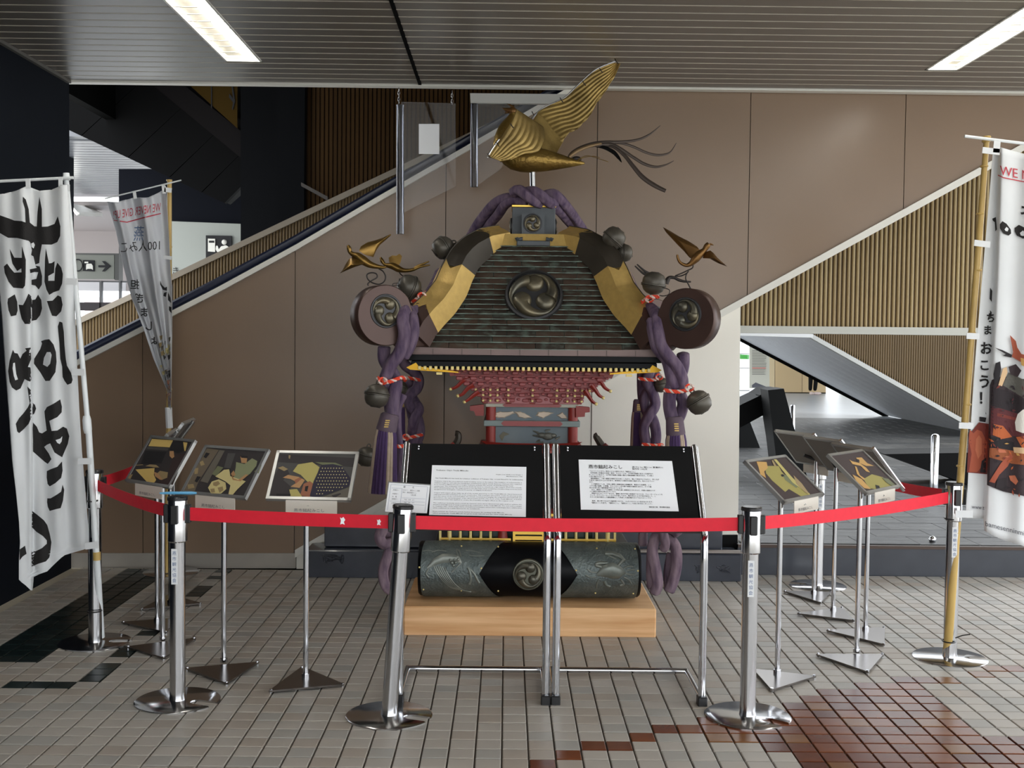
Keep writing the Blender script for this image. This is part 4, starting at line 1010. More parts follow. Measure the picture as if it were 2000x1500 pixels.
cord([(788, 857, 6.89), (800, 855, 6.87), (812, 852, 6.88), (825, 849, 6.9)], 6.88, 'orange and white cord round the lower rear left braid', (793, 854))
cord([(772, 871, 6.0), (780, 872, 5.99), (788, 871, 6.0)], 6.0, 'short orange cord behind the left tassel')
cord([(1297, 762, 5.91), (1310, 764, 5.90), (1326, 765, 5.90), (1342, 762, 5.93)], 5.9, 'orange and white cord round the right front rope', (1346, 757))
cord([(1247, 739, 6.86), (1260, 741, 6.85), (1274, 742, 6.85), (1288, 740, 6.88)], 6.86, 'orange and white cord round the upper rear right rope', (1287, 736))
cord([(1254, 868, 6.86), (1268, 869, 6.85), (1280, 870, 6.85), (1294, 868, 6.88)], 6.86, 'orange and white cord round the lower rear right braid', (1290, 874))
cord([(805, 590, 6.2), (814, 584, 6.18), (824, 578, 6.2), (832, 571, 6.24)], 6.2, 'orange cord tied by the bell beside the left ridge', (824, 578))
cord([(1254, 590, 6.12), (1262, 584, 6.1), (1272, 580, 6.1), (1286, 580, 6.12)], 6.1, 'orange cord tied under the bell beside the right ridge', (1268, 584))
cord([(716, 882, 6.4), (720, 878, 6.4), (724, 876, 6.4)], 6.4, 'tiny orange cord end left of the left tassel')
def bell(x, y, rp, Y, axis, label, sq=.95):
    c = at(x, y, Y); r = rp*Y/F; ax = V(axis).normalized(); u = ax.orthogonal().normalized(); T = Matrix((u, ax.cross(u), ax)).transposed()
    e = empty('bell', c, label, 'bell', 'dark round bells tied to the ropes')
    prof = [(r*.02, -r*sq), (r*.42, -r*sq*.95), (r*.78, -r*.72), (r*.96, -r*.36), (r, -.06*r), (r*.98, .1*r)]
    MB().lathe(prof, c, 28, M=T).build('bell_lower', M_bell, e, 60)
    prof = [(r*.95, .12*r), (r*.93, .4*r), (r*.8, .66*r), (r*.5, .88*r), (r*.2, .97*r), (r*.02, 1.0*r)]
    MB().lathe(prof, c, 28, M=T).build('bell_upper', M_bell, e, 60)
    MB().lathe([(r*.95, .02*r), (r*1.06, .05*r), (r*1.07, .13*r), (r*1.0, .17*r), (r*1.07, .2*r), (r*1.05, .28*r), (r*.93, .30*r)], c, 28, M=T).build('bell_rim', M_bell, e, 50)
    loop = [c+T@V((r*.22*math.cos(a), 0, r*1.05+r*.22*math.sin(a))) for a in [2*pi*k/12 for k in range(12)]]
    MB().tube(loop, r*.07, 6, closed=True).build('loop', M_bell, e)
    for s in (-1, 1): MB().cyl(c+T@V((s*r*.55, 0, -r*.76)), c+T@V((s*r*.58, 0, -r*.80)), r*.07, n=8).build('hole', M_black, e)
    MB().box(c+T@V((0, 0, -r*sq*.985)), (r*1.0, r*.05, r*.04), M=T).build('slit', M_black, e, 0)
    return e
bell(736, 773, 24, 5.88, (.12, .1, 1), 'dark round bell hanging at the left front rope')
bell(781, 758, 15, 6.75, (.2, .3, 1), 'small dark bell behind the left front rope')
bell(866, 484, 22, 6.38, (.75, .25, .45), 'dark round bell beside the upper left ridge')
bell(799, 561, 24, 6.22, (.8, .35, -.35), 'dark round bell leaning on the left ridge above the scroll')
bell(716, 892, 20, 6.35, (.2, 0, 1), 'dark bell half hidden behind the left tassel')
bell(1365, 786, 24, 5.90, (-.45, .1, .75), 'dark round bell hanging at the right front rope')
bell(1292, 752, 15, 6.88, (-.2, 0, 1), 'small dark bell behind the right front rope')
bell(1199, 465, 22, 6.36, (-.6, .1, -.7), 'dark round bell on the upper right ridge')
bell(1219, 494, 17, 6.42, (-.95, -.1, .1), 'smaller dark bell just below the upper right bell')
bell(1277, 553, 23, 6.15, (-.12, .1, -1), 'dark round bell upside down beside the right ridge')
M_wire = mat('dark_wire', (52, 46, 44), .5, metal=.5)
def wire(pts, Y, r, label):
    P = spline([at(x, y, Y) for x, y in pts], 5); return tag(MB().tube(P, r, 6).build('wire_loop', M_wire), label, 'wire')
wire([(778, 553), (768, 554), (768, 558), (780, 556)], 6.2, .002, 'small wire loop at the left ridge bell')
wire([(1294, 562), (1307, 566), (1306, 575), (1296, 578), (1288, 577)], 6.1, .0025, 'thin wire loop right of the bell on the right ridge')

# ------------------------------------------------------------------ phoenix on its pole
M_pgold = mat('antique_gold', (168, 138, 72), .38, metal=.8, c2=(116, 92, 46), scale=7, bump=.35, bscale=60)
M_pgoldw = mat('wing_gold', (180, 152, 90), .48, metal=.6, c2=(112, 92, 50), scale=6, bump=.15, bscale=90)
YP = 6.66
ph = empty('phoenix_ornament', at(1040, 337, YP), 'golden phoenix with raised wings on the pole above the shrine', 'ornament')
P = [at(x, y, YP) for x, y in ((978, 306), (986, 308), (1000, 311), (1018, 312), (1040, 312), (1062, 313), (1085, 315), (1108, 317), (1128, 318), (1142, 319))]
s = YP/F
MB().tube(P, [6*s, 13*s, 20*s, 24*s, 25*s, 22*s, 17*s, 11*s, 6*s, 2*s], 24).build('body', M_pgold, ph, 80)
MB().tube(spline([at(990, 304, YP-.02), at(978, 285, YP-.05), at(984, 255, YP-.04), at(1000, 232, YP), at(1004, 219, YP)], 5), [18*s*(1-.62*i/20) for i in range(21)], 14).build('neck', M_pgold, ph, 80)
hd = MB().ell(at(1001, 217, YP), (8*s, 8*s, 8.5*s), 14).tube([at(996, 216, YP), at(988, 214, YP), at(981, 211, YP)], [6*s, 3.5*s, .5*s], 8)
hd.tube([at(992, 219, YP), at(986, 221, YP)], [3*s, 1*s], 6).tube([at(1003, 210, YP), at(996, 205, YP), at(990, 203, YP)], [3*s, 2*s, .4*s], 6)
hd.build('head', mat('head_brown_gold', (110, 76, 38), .4, metal=.6), ph, 80)
def wing(name, lead, trail, yl, yt_, nr, amp, m, cnt=46, tips=0):
    L = spline([V((x, y, 0)) for x, y in lead], 8); T = spline([V((x, y, 0)) for x, y in trail], 8)
    def arc(C, t):
        i = t*(len(C)-1); k = min(int(i), len(C)-2); return C[k].lerp(C[k+1], i-k)
    def fn(u, v):
        a, b = arc(L, u), arc(T, u); tip = 0
        p = a.lerp(b, v); Y = lerp(lerp(yl[0], yl[1], u), lerp(yt_[0], yt_[1], u), v)+.06*s*0
        # feathers fan along the wing: corrugation follows u
        ph_ = (v*nr+u*tips) % 1; h = abs(ph_*2-1)
        sc_ = 1+.0*v
        if v > .98: p = p+(p-a)*(-.05*h)
        return at(p.x, p.y, Y-.0-amp*h*min(1, u*4))
    mb = MB().grid(fn, cnt, 72)
    o = mb.build(name, m, ph, 70); md = o.modifiers.new('t', 'SOLIDIFY'); md.thickness = .006; return o
wing('far_wing', [(1040, 238), (1052, 218), (1072, 206), (1100, 192), (1128, 166), (1160, 138), (1190, 122), (1213, 117)],
     [(1080, 304), (1096, 280), (1110, 262), (1130, 250), (1150, 228), (1172, 192), (1194, 160), (1213, 117)], (6.78, 6.98), (6.70, 6.98), 8, .0065, M_pgoldw, tips=-5.5)
wing('far_wing_inner', [(1040, 240), (1050, 225), (1062, 232), (1080, 256), (1100, 276)], [(1052, 300), (1058, 298), (1066, 300), (1074, 302), (1086, 302)], (6.74, 6.76), (6.68, 6.68), 2, .003, M_pgoldw, tips=-.5)
wing('near_wing', [(1008, 214), (1000, 236), (986, 256), (972, 276), (960, 292), (953, 306)],
     [(1062, 250), (1062, 276), (1050, 296), (1022, 300), (998, 312), (976, 314)], (6.50, 6.36), (6.62, 6.40), 7, .006, M_pgoldw, tips=-1.2)
MB().tube(spline([at(*p, 6.79+.02*i) for i, p in enumerate(((1036, 240), (1040, 230), (1058, 213), (1082, 201), (1104, 190), (1132, 163), (1165, 135), (1213, 116)))], 5), .0055, 8).build('wing_rod', M_steel, ph)
for x, y in ((1041, 222), (1096, 195), (1140, 162), (1173, 137), (1203, 119)):
    MB().tube([at(x-2, y-4, 6.83), at(x, y, 6.80), at(x+4, y+5, 6.82)], .0028, 6).build('wire_tie', M_wire, ph)
MB().tube(spline([at(*p, 6.36) for p in ((952, 308), (957, 298), (968, 281), (975, 272))], 4), .005, 8).build('wing_rod', M_steel, ph)
for x, y in ((972, 282), (955, 304), (1000, 246)): MB().tube([at(x-3, y-4, 6.34), at(x, y, 6.33), at(x+3, y+4, 6.35)], .0028, 6).build('wire_tie', M_wire, ph)
M_tail = mat('dark_tail_metal', (76, 66, 60), .42, metal=.5)
def plume(pts, ws, Y0, Y1, m=M_tail):
    P = spline([at(x, y, lerp(Y0, Y1, i/(len(pts)-1))) for i, (x, y) in enumerate(pts)], 6); n = len(P)
    mb = MB(); rad = [interp([(k/(len(ws)-1), w) for k, w in enumerate(ws)], i/(n-1))*s*.5 for i in range(n)]
    mb.tube(P, rad, 8, sq=.28, up=(0, 1, 0)); mb.build('tail_feather', m, ph, 60)
plume([(1110, 308), (1116, 300), (1132, 290), (1155, 282), (1180, 278), (1215, 277), (1245, 273), (1268, 263), (1290, 245)], [4, 7, 8, 8, 6, 5, 4, 1], 6.66, 6.66)
plume([(1150, 284), (1185, 279), (1215, 280), (1240, 288), (1262, 298), (1285, 303), (1308, 298), (1321, 279)], [6, 6, 5, 5, 5, 5, 3, 1], 6.66, 6.72)
plume([(1150, 285), (1190, 282), (1212, 291), (1235, 306), (1258, 320), (1280, 326), (1300, 322), (1316, 314)], [6, 8, 7, 6, 6, 5, 3, 1], 6.65, 6.60)
plume([(1180, 283), (1200, 288), (1220, 304), (1236, 324), (1255, 346), (1278, 362), (1300, 373)], [5, 6, 7, 8, 9, 9, 7], 6.65, 6.55)
plume([(1160, 284), (1180, 288), (1198, 297), (1208, 308), (1214, 317)], [5, 7, 8, 6, 1], 6.66, 6.58, M_black)
plume([(1112, 306), (1125, 296), (1140, 289), (1156, 284), (1175, 280)], [5, 7, 7, 6, 4], 6.63, 6.64, mat('brassy_tail', (120, 98, 70), .4, metal=.6))
for q in ([(1128, 312), (1146, 304), (1166, 309), (1188, 316)], [(1128, 314), (1140, 308), (1158, 305), (1172, 308)]):
    MB().tube(spline([at(x, y, 6.64) for x, y in q], 5), .0018, 5).build('gold_wisp', M_pgold, ph)
MB().ell(at(1126, 311, YP), (.03, .02, .018), 10).build('tail_socket', M_wire, ph)
MB().cyl(at(1040, 330, YP), at(1041, 392, YP), .0165, n=20).build('pole', M_chrome, ph)

# ------------------------------------------------------------------ small birds on wires at the roof corners
def small_bird(name, axis, rad, wings, Y, wirepts, label, tail=None, m=None, beak=None, tip=True):
    m = m or M_pgold; k = Y/F
    e = empty(name, at(*axis[len(axis)//2], Y), label, 'ornament', 'small golden birds at the roof corners')
    P = spline([at(x, y, Y) for x, y in axis], 4); n = len(P)
    R = [interp([(i/(len(rad)-1), r) for i, r in enumerate(rad)], j/(n-1))*k for j in range(n)]
    MB().tube(P, R, 12).build('body', m, e, 80)
    if beak: MB().tube([at(x, y, Y) for x, y in beak], [2.2*k, 1.5*k, .3*k], 8).build('beak', m, e)
    for q, dy in wings:
        c0 = q[0]; n = len(q); mb = MB(); cx, cy = sum(x for x, y in q)/n, sum(y for x, y in q)/n
        L = [at(x, y, Y+dy*min(1, math.hypot(x-c0[0], y-c0[1])/60)) for x, y in q]; c = at(cx, cy, Y+dy*.5-.012)
        B = [p+V((0, .004, 0)) for p in L]
        mb.add(L+[c]+B+[c+V((0, .006, 0))], [(i, (i+1) % n, n) for i in range(n)]+[(n+1+(i+1) % n, n+1+i, 2*n+1) for i in range(n)]+[(i, n+1+i, n+1+(i+1) % n, (i+1) % n) for i in range(n)])
        mb.build('wing', m, e, 60)
    for t in (tail or []): MB().tube(spline([at(x, y, Y) for x, y in t], 4), [lerp(3.2, 1.2, i/((len(t)-1)*4))*k for i in range((len(t)-1)*4+1)], 8, sq=.4, up=(0, 1, 0)).build('tail', m, e)
    if wirepts: MB().tube(spline([at(x, y, Y) for x, y in wirepts], 6), .0035, 7).build('wire_stand', M_wire, e)
    return e
z = lambda x, y: (660+x/5, 440+y/5)
zz = lambda L: [z(x, y) for x, y in L]
M_bgold = mat('small_bird_gold', (126, 98, 50), .35, metal=.85)
M_bgold2 = mat('small_bird_copper', (116, 84, 46), .4, metal=.8)
small_bird('golden_bird', zz([(98, 195), (108, 225), (120, 262), (150, 285), (195, 305), (250, 345), (310, 382), (380, 402), (440, 410), (470, 405)]), [2.5, 5, 4, 5, 8, 9, 7, 4.5, 3, 2], [
    (zz([(205, 250), (225, 205), (290, 165), (370, 145), (440, 120), (515, 85), (520, 95), (470, 140), (410, 190), (370, 250), (345, 310), (270, 290)]), .08),
    (zz([(150, 300), (110, 330), (75, 380), (45, 440), (20, 468), (90, 437), (170, 405), (250, 380), (240, 340)]), -.06)], 5.93,
    zz([(297, 590), (293, 570), (330, 540), (380, 510), (375, 475), (330, 463), (285, 480), (292, 525), (335, 560), (400, 576), (450, 550), (465, 500), (440, 450), (400, 425)]), 'golden bird with spread wings on a curled wire at the left roof corner', m=M_bgold)
small_bird('golden_bird', zz([(415, 312), (430, 345), (455, 380), (490, 392), (540, 400), (590, 425), (640, 440), (700, 440), (750, 428)]), [2, 4, 3, 5, 7, 7, 4.5, 3.5, 3], [
    (zz([(500, 360), (495, 315), (530, 295), (570, 298), (600, 278), (625, 300), (612, 360), (590, 400), (540, 390)]), .05)], 7.05,
    zz([(640, 500), (610, 475), (590, 440)]), 'second small golden bird behind the left corner bell', tail=[zz([(740, 430), (790, 395), (850, 370), (890, 352)]), zz([(740, 432), (800, 405), (860, 395), (900, 388)])], m=M_bgold)
y = lambda a, b: (1200+a/5.554, 430+b/5.554)
yy = lambda L: [y(a, b) for a, b in L]
small_bird('golden_bird', yy([(1025, 260), (1005, 280), (975, 325), (925, 370), (880, 420), (830, 470), (780, 490), (720, 465), (690, 420), (682, 375)]), [5, 6, 5, 8, 8, 5, 3.5, 3, 2.5, 2], [
    (yy([(930, 330), (895, 285), (800, 225), (700, 175), (610, 120), (528, 75), (560, 130), (620, 195), (690, 270), (760, 340), (810, 400), (840, 420)]), .08),
    (yy([(975, 350), (1040, 328), (1080, 360), (1120, 410), (1165, 450), (1222, 502), (1130, 468), (1040, 420), (960, 412)]), -.05)], 5.95,
    yy([(855, 490), (845, 520), (790, 548), (720, 580), (660, 606), (720, 606), (780, 580), (805, 553), (780, 590), (775, 640), (800, 690), (830, 750)]), 'golden bird with spread wings on a bent wire at the right roof corner', beak=yy([(1035, 258), (1060, 265), (1078, 272)]), m=M_bgold2)
small_bird('golden_bird', yy([(560, 690), (575, 650), (600, 622), (650, 625), (700, 650), (760, 665), (830, 668)]), [5, 5, 3.5, 3, 3, 2.5, 1.5], [], 6.95, None, 'dark small bird half hidden behind the right corner bell', tail=[yy([(400, 590), (340, 560), (290, 520), (245, 478)]), yy([(390, 600), (320, 580), (270, 540), (222, 495)])], m=M_wire)
# ------------------------------------------------------------------ belt stanchions
def notch_disc(mb, c, r, h, ang, slot=True):
    c = V(c); out = []
    n = 44
    if slot:
        w = r*.16; a0 = math.asin(w/r)
        for k in range(n+1):
            a = a0+(2*pi-2*a0)*k/n; out.append((r*math.cos(a), r*math.sin(a)))
        out += [(r*.55, -w), (r*.42, -w*.6), (r*.38, 0), (r*.42, w*.6), (r*.55, w)]
    else: out = [(r*math.cos(2*pi*k/n), r*math.sin(2*pi*k/n)) for k in range(n)]
    R = Matrix.Rotation(ang, 2)
    P = [c+V((*(R@V(p)), 0)) for p in out]; m = len(P); mid = [c+V((*(R@V((p[0]*.97, p[1]*.97))), h)) for p in out]
    mb.add(P+[p+V((0, 0, h*.7)) for p in P]+mid, [tuple(range(m-1, -1, -1)), tuple(range(2*m, 3*m))]+[(q*m+i, q*m+(i+1) % m, (q+1)*m+(i+1) % m, (q+1)*m+i) for q in (0, 1) for i in range(m)])
M_lab = mat('sticker_white', (228, 230, 232), .6)
def stanchion(x, y, label, slot_ang=-.35, tilt=(0, 0), sticker=True, r=.178):
    g = G(x, y); e = empty('belt_stanchion', g, label, 'stanchion', 'steel belt stanchions round the shrine')
    b = MB(); notch_disc(b, g, r, .012, slot_ang); b.build('base_plate', M_steel, e, 40)
    top = g+V((tilt[0], tilt[1], .875)); ax = (top-g).normalized()
    A = lambda h: g+ax*h
    MB().tube([A(.008), A(.03), A(.69)], [.036, .0325, .0325], 28).build('post', M_steel, e)
    MB().tube([A(.685), A(.69), A(.862), A(.868)], [.036, .040, .040, .038], 28).build('belt_head', M_steel, e)
    MB().tube([A(.862), A(.874), A(.878)], [.043, .043, .038], 28).build('cap', mat('dark_cap', (60, 60, 62), .25, metal=.6), e)
    for a in (0, pi/2, pi, -pi/2):
        d = V((math.cos(a), math.sin(a), 0)); MB().bevbox(A(.805)+d*.044, (.024, .030, .078), .003, rz=a).build('belt_clip', M_sblk, e, 0)
    if sticker:
        c = A(.585)+V((-.004, -.033, 0)); MB().box(c, (.026, .002, .15)).build('sticker', M_lab, e, 0)
        for k, ch in enumerate('燕市観光協会'): textobj('sticker_text', ch, lambda u, v: c+V((-.009+u*.018, -.0015, .068-k*.023-.018+v*.018)), mat('blue_ink', (60, 90, 140), .7), e, res=1)
    return e, A(.805)
S = {}
S['L'], hL = stanchion(186, 1257, 'steel belt stanchion carrying the large white banner on the left', .1, sticker=False)
S['1'], h1 = stanchion(347, 1371, 'steel belt stanchion with a blue pen lying on its cap', -.35)
S['2'], h2 = stanchion(760, 1400, 'steel belt stanchion left of the two panel stands', -.35, tilt=(.052, 0), sticker=False)
S['3'], h3 = stanchion(1460, 1401, 'steel belt stanchion right of the two panel stands', -.75)
S['R'], hR = stanchion(1855, 1287, 'steel belt stanchion tied to the bamboo pole of the right banner', -.15)
_q = at(334, 1118, 7.50); _q = px((_q.x, 7.50, 0))
S['BL'], hBL = stanchion(_q[0], _q[1], 'steel belt stanchion by the wall behind the left picture stands', .2, sticker=False)
S['BR'], hBR = stanchion(1597, 1146, 'steel belt stanchion in the back row of the right picture stands', 2.8)
def belt(a, b, sag, label, name='belt'):
    d = (b-a).normalized(); a2, b2 = a+d*.055, b-d*.055; nn = V((-d.y, d.x, 0))*.0012
    def f(u, v): p = a2.lerp(b2, u); return p+V((0, 0, -sag*4*u*(1-u)+(v-.5)*.055))
    o = MB().grid(f, 24, 1).build(name, M_red, None, 0); md = o.modifiers.new('t', 'SOLIDIFY'); md.thickness = .002
    return tag(o, label, 'barrier belt', 'red barrier belts')
belt(hL, h1, .012, 'red barrier belt from the banner stanchion to the one with the pen')
B12 = belt(h1, h2, .004, 'red barrier belt crossing below the left picture stands')
belt(h2, h3, .008, 'long red barrier belt across the two panel stands')
belt(h3, hR, .012, 'red barrier belt crossing the right picture stands')
belt(hL, hBL, .02, 'dark red belt running back from the left banner stanchion to the wall')
belt(hR, hBR, .03, 'dark red belt running back behind the right picture stands')
for x, y, f in ((674, 1000, 1), (748, 997, .8)):
    t = (at(x, y, 4.76)-h1).dot(h2-h1)/(h2-h1).length_squared; c = h1.lerp(h2, t)+V((0, -.004, -.003))
    printed('white_mark', [[(-.009, -.015), (0, -.012), (.010, -.016), (.006, -.004), (.012, .004), (.004, .016), (-.004, .010), (-.010, .015), (-.006, 0)]], lambda u, v: c+V((u*f, 0, v*f)), M_paper, B12)
# blue pen and holder on the cap
c = h1+V((0, 0, .079)); pe_ = empty('pen', c, 'light blue pen lying on top of the front left stanchion', 'pen')
MB().tube([c+V((-.075, 0, .006)), c+V((-.03, 0, .007)), c+V((.06, 0, .008)), c+V((.08, 0, .008))], [.003, .0065, .0065, .004], 10).build('barrel', mat('pen_blue', (96, 170, 214), .4), pe_)
MB().box(c+V((-.01, .012, .004)), (.12, .022, .006)).build('tape', mat('pale_blue_tape', (130, 190, 224), .5), pe_, 0)

# ------------------------------------------------------------------ picture stands
M_frame = mat('aluminium_frame', (176, 176, 174), .3, metal=.7)
M_back = mat('frame_back_grey', (120, 114, 108), .6)
M_tri = mat('dark_steel_plate', (120, 114, 110), .22, metal=.9)
PC = {k: mat('print_'+k, c, .75) for k, c in dict(dark=(52, 47, 48), black=(30, 28, 30), yellow=(208, 178, 104), skin=(176, 134, 92), tan=(150, 130, 92), grey=(98, 92, 82), log=(104, 92, 76), green=(134, 138, 104), cream=(202, 188, 132), olive=(150, 140, 76), orange=(186, 146, 84), cloth=(108, 112, 82), navy=(44, 40, 56), rust=(150, 96, 70), pale=(176, 164, 98), mid=(74, 72, 70), brown=(58, 44, 42)).items()}
def tri_base(e, g, ang, r=.165):
    pts = [(G(x, y, .015)-V((g.x, g.y, .015)))*(1/r) for x, y in ang]
    mb = MB().prism([g+p*r+V((0, 0, .012)) for p in pts], (0, 0, .008)); mb.build('base_plate', M_tri, e, 0)
    for p in pts: MB().cyl(g+p*r*.95, g+p*r*.95+V((0, 0, .024)), .007, n=10).build('foot', M_chrome, e)
def picture_stand(X, Y, Z, psi, tau, foot, label, bg=None, polys=(), zo=None, back=False, w=.38, h=.27, bang=-pi/2, card=True, rx=0, dots=None, cat='picture stand'):
    r = V((math.cos(psi), math.sin(psi), 0)); n = V((-math.sin(psi), math.cos(psi), 0)); u = math.cos(tau)*V((0, 0, 1))+math.sin(tau)*n
    nr = r.cross(u).normalized()  # towards the viewer side
    c = V((X, Y, Z)); g = V(foot)
    e = empty('picture_stand', g, label, cat, 'picture stands inside the barrier')
    T = Matrix((r, u, nr)).transposed()
    fm = MB(); b = .014
    for cx, cy, ww, hh in ((0, h/2-b/2, w, b), (0, -h/2+b/2, w, b), (-w/2+b/2, 0, b, h), (w/2-b/2, 0, b, h)): fm.box(c+T@V((cx, cy, 0)), (ww, hh, .018), M=T)
    fr_ = fm.build('frame', M_frame, e, 0)
    MB().box(c+T@V((0, 0, -.004)), (w-b, h-b, .006), M=T).build('backing', M_back, e, 0)
    if bg:
        pic = MB().box(c+T@V((0, 0, .002)), (w-2*b, h-2*b, .004), M=T).build('picture', PC[bg], e, 0)
        o = c+nr*.0045
        for i, (col, pl) in enumerate(polys):
            printed('picture_patch', [[zo(x, y) for x, y in pl]], lambda x, y: hit(x, y, o+nr*.0003*i, nr), PC[col], pic)
        if dots:
            lst = [hit(*zo(x, y), o+nr*.006, nr) for x, y in dots]; mb = MB()
            for p in lst: mb.prism([p+T@V((.0032*math.cos(a), .0032*math.sin(a), 0)) for a in (0, pi/2, pi, 3*pi/2)], nr*.0004)
            mb.build('picture_dots', PC['cream'], pic, 0)
    # tilted rail on the back, pivot and pole
    MB().tube([c+T@V((rx, -h/2-.02, -.022+abs(rx)*.1)), c+T@V((rx, h/2+.012, -.022+abs(rx)*.1))], .011, 12).build('back_rail', M_chrome, e)
    pv = c+T@V((0, -.02, -.035)); top = V((g.x, g.y, 0))
    q = V((g.x, g.y, min(Z-.06, pv.z-.03)))
    MB().tube([g+V((0, 0, .02)), q], .0125, 14).build('pole', M_chrome, e)
    MB().tube([q, q.lerp(pv, .5)+V((0, 0, .0)), pv], .010, 10).build('neck', M_sblk, e)
    MB().tube([g+V((0, 0, .018)), g+V((0, 0, .035))], .018, 12).build('collar', M_chrome, e)
    tri_base(e, g, bang)
    if card:
        cc = c+T@V((.015, -h/2-.002, .004)); cw_, chh = .23, .06
        L = [cc+T@V((-cw_/2, 0, 0)), cc+T@V((cw_/2, 0, 0)), cc+T@V((cw_/2, 0, 0))+V((0, 0, -chh)), cc+T@V((-cw_/2, 0, 0))+V((0, 0, -chh))]
        cd = MB().prism(L, n*.003).build('caption_card', mat('card_white', (226, 220, 208), .7), e, 0)
        textobj('caption_text', '燕市鎚起みこし', lambda x, y: L[3].lerp(L[2], .16+x*.085)+V((0, 0, .010+y*.016))-n*.001, M_inkg, cd, res=1, wmax=7)
    return e
z1 = lambda x, y: (230+x/4, 820+y/4)
z2 = lambda x, y: (1440+x/5.556, 820+y/5.556)
picture_stand(-1.725, 5.758, .924, -.689, .598, G(318, 1257), 'picture stand with a photograph of a man in a dark cap bending over yellow paper', 'dark', (
    ('yellow', [(268, 148), (432, 160), (405, 215), (240, 205)]), ('yellow', [(500, 172), (545, 178), (528, 245), (505, 235)]), ('mid', [(235, 210), (400, 222), (388, 240), (228, 228)]), ('black', [(215, 240), (380, 250), (340, 340), (180, 345)]),
    ('brown', [(440, 268), (532, 262), (430, 508), (310, 495), (385, 430)]), ('black', [(402, 235), (432, 172), (510, 170), (520, 240), (470, 262), (432, 245)]), ('skin', [(405, 245), (436, 243), (442, 288), (424, 302), (405, 282)]),
    ('yellow', [(138, 388), (288, 376), (282, 430), (300, 468), (288, 488), (238, 496)]), ('tan', [(330, 398), (392, 410), (386, 452), (342, 470), (300, 425)]), ('skin', [(283, 405), (318, 420), (350, 468), (330, 468), (290, 440)]),
    ('tan', [(215, 362), (250, 348), (300, 352), (325, 372), (290, 372), (250, 366)]), ('tan', [(140, 352), (195, 348), (200, 353), (140, 358)]), ('tan', [(85, 430), (118, 425), (95, 470), (80, 468)])), z1, bang=((247, 1264), (320, 1286), (383, 1247)))
picture_stand(-1.297, 5.327, .926, -.464, .683, G(437, 1300), 'picture stand with a photograph of a seated craftsman in a green shirt', 'dark', (
    ('log', [(697, 222), (790, 235), (632, 480), (600, 560), (515, 552)]), ('tan', [(640, 330), (665, 318), (680, 350), (650, 360)]), ('tan', [(600, 380), (630, 375), (625, 420), (600, 425)]), ('tan', [(545, 505), (590, 500), (600, 530), (550, 540)]), ('black', [(690, 255), (720, 262), (690, 300), (670, 290)]), ('black', [(620, 440), (650, 445), (620, 490), (600, 480)]),
    ('grey', [(795, 236), (836, 240), (702, 495), (645, 480)]), ('mid', [(860, 260), (920, 262), (880, 380), (830, 375)]), ('cloth', [(780, 360), (825, 372), (770, 440), (735, 425)]),
    ('green', [(925, 330), (990, 345), (1050, 300), (1090, 322), (1082, 360), (1035, 420), (960, 472), (905, 450), (922, 370)]), ('skin', [(958, 288), (1012, 292), (1006, 338), (966, 336)]), ('black', [(960, 278), (1014, 284), (1013, 300), (965, 296)]),
    ('green', [(1065, 405), (1100, 370), (1125, 350), (1100, 420)]), ('cream', [(830, 390), (870, 386), (880, 440), (1000, 480), (932, 545), (888, 598), (862, 590), (880, 512), (840, 480), (762, 442)]), ('skin', [(885, 420), (905, 395), (920, 430), (890, 450), (940, 470), (1000, 425), (1020, 430), (960, 480), (900, 470)]),
    ('cream', [(735, 482), (790, 464), (842, 490), (848, 540), (800, 582), (730, 577), (705, 530)]), ('tan', [(745, 490), (785, 478), (800, 500), (770, 520), (745, 512)]), ('tan', [(780, 530), (820, 520), (825, 550), (795, 570)]), ('tan', [(722, 540), (755, 535), (760, 565), (730, 568)])), z1, bang=((362, 1306), (443, 1336), (506, 1294)))
picture_stand(-.865, 5.175, .930, -.071, .754, G(597, 1330), 'picture stand with a photograph of a worker beside a dotted dark dome', 'mid', (
    ('dark', [(1262, 268), (1855, 298), (1850, 370), (1250, 330)]), ('dark', [(1222, 440), (1262, 370), (1322, 382), (1342, 420), (1292, 470), (1352, 520), (1342, 595), (1192, 592)]), ('tan', [(1335, 275), (1350, 278), (1345, 305), (1335, 300)]), ('tan', [(1250, 375), (1290, 362), (1330, 385), (1300, 400)]),
    ('cloth', [(1540, 330), (1700, 335), (1760, 360), (1600, 352)]), ('pale', [(1408, 348), (1520, 330), (1576, 370), (1532, 502), (1480, 482), (1430, 430), (1368, 402)]), ('skin', [(1288, 452), (1330, 430), (1412, 445), (1462, 470), (1420, 532), (1350, 522), (1400, 488), (1350, 462)]), ('rust', [(1380, 470), (1420, 450), (1440, 458), (1390, 500)]),
    ('rust', [(1452, 500), (1500, 478), (1530, 500), (1500, 605), (1425, 590)]), ('black', [(1465, 520), (1490, 515), (1480, 560), (1460, 555)]), ('navy', [(1590, 352), (1680, 345), (1752, 362), (1800, 430), (1835, 482), (1800, 522), (1540, 612), (1500, 592), (1530, 480)]),
    ('grey', [(1560, 618), (1835, 515), (1822, 630)]), ('dark', [(1670, 590), (1740, 572), (1745, 580), (1690, 612)]), ('pale', [(1340, 545), (1400, 540), (1440, 600), (1350, 596)]), ('black', [(1240, 575), (1350, 578), (1350, 596), (1238, 594)])), z1, bang=((525, 1351), (673, 1338), (590, 1303)),
    dots=[(x, y) for j in range(9) for i in range(12) for x, y in [(1555+i*22+(11 if j % 2 else 0), 378+j*25)] if inside((x, y), [(1590, 360), (1750, 372), (1825, 480), (1795, 515), (1548, 600), (1515, 585), (1540, 480)])])
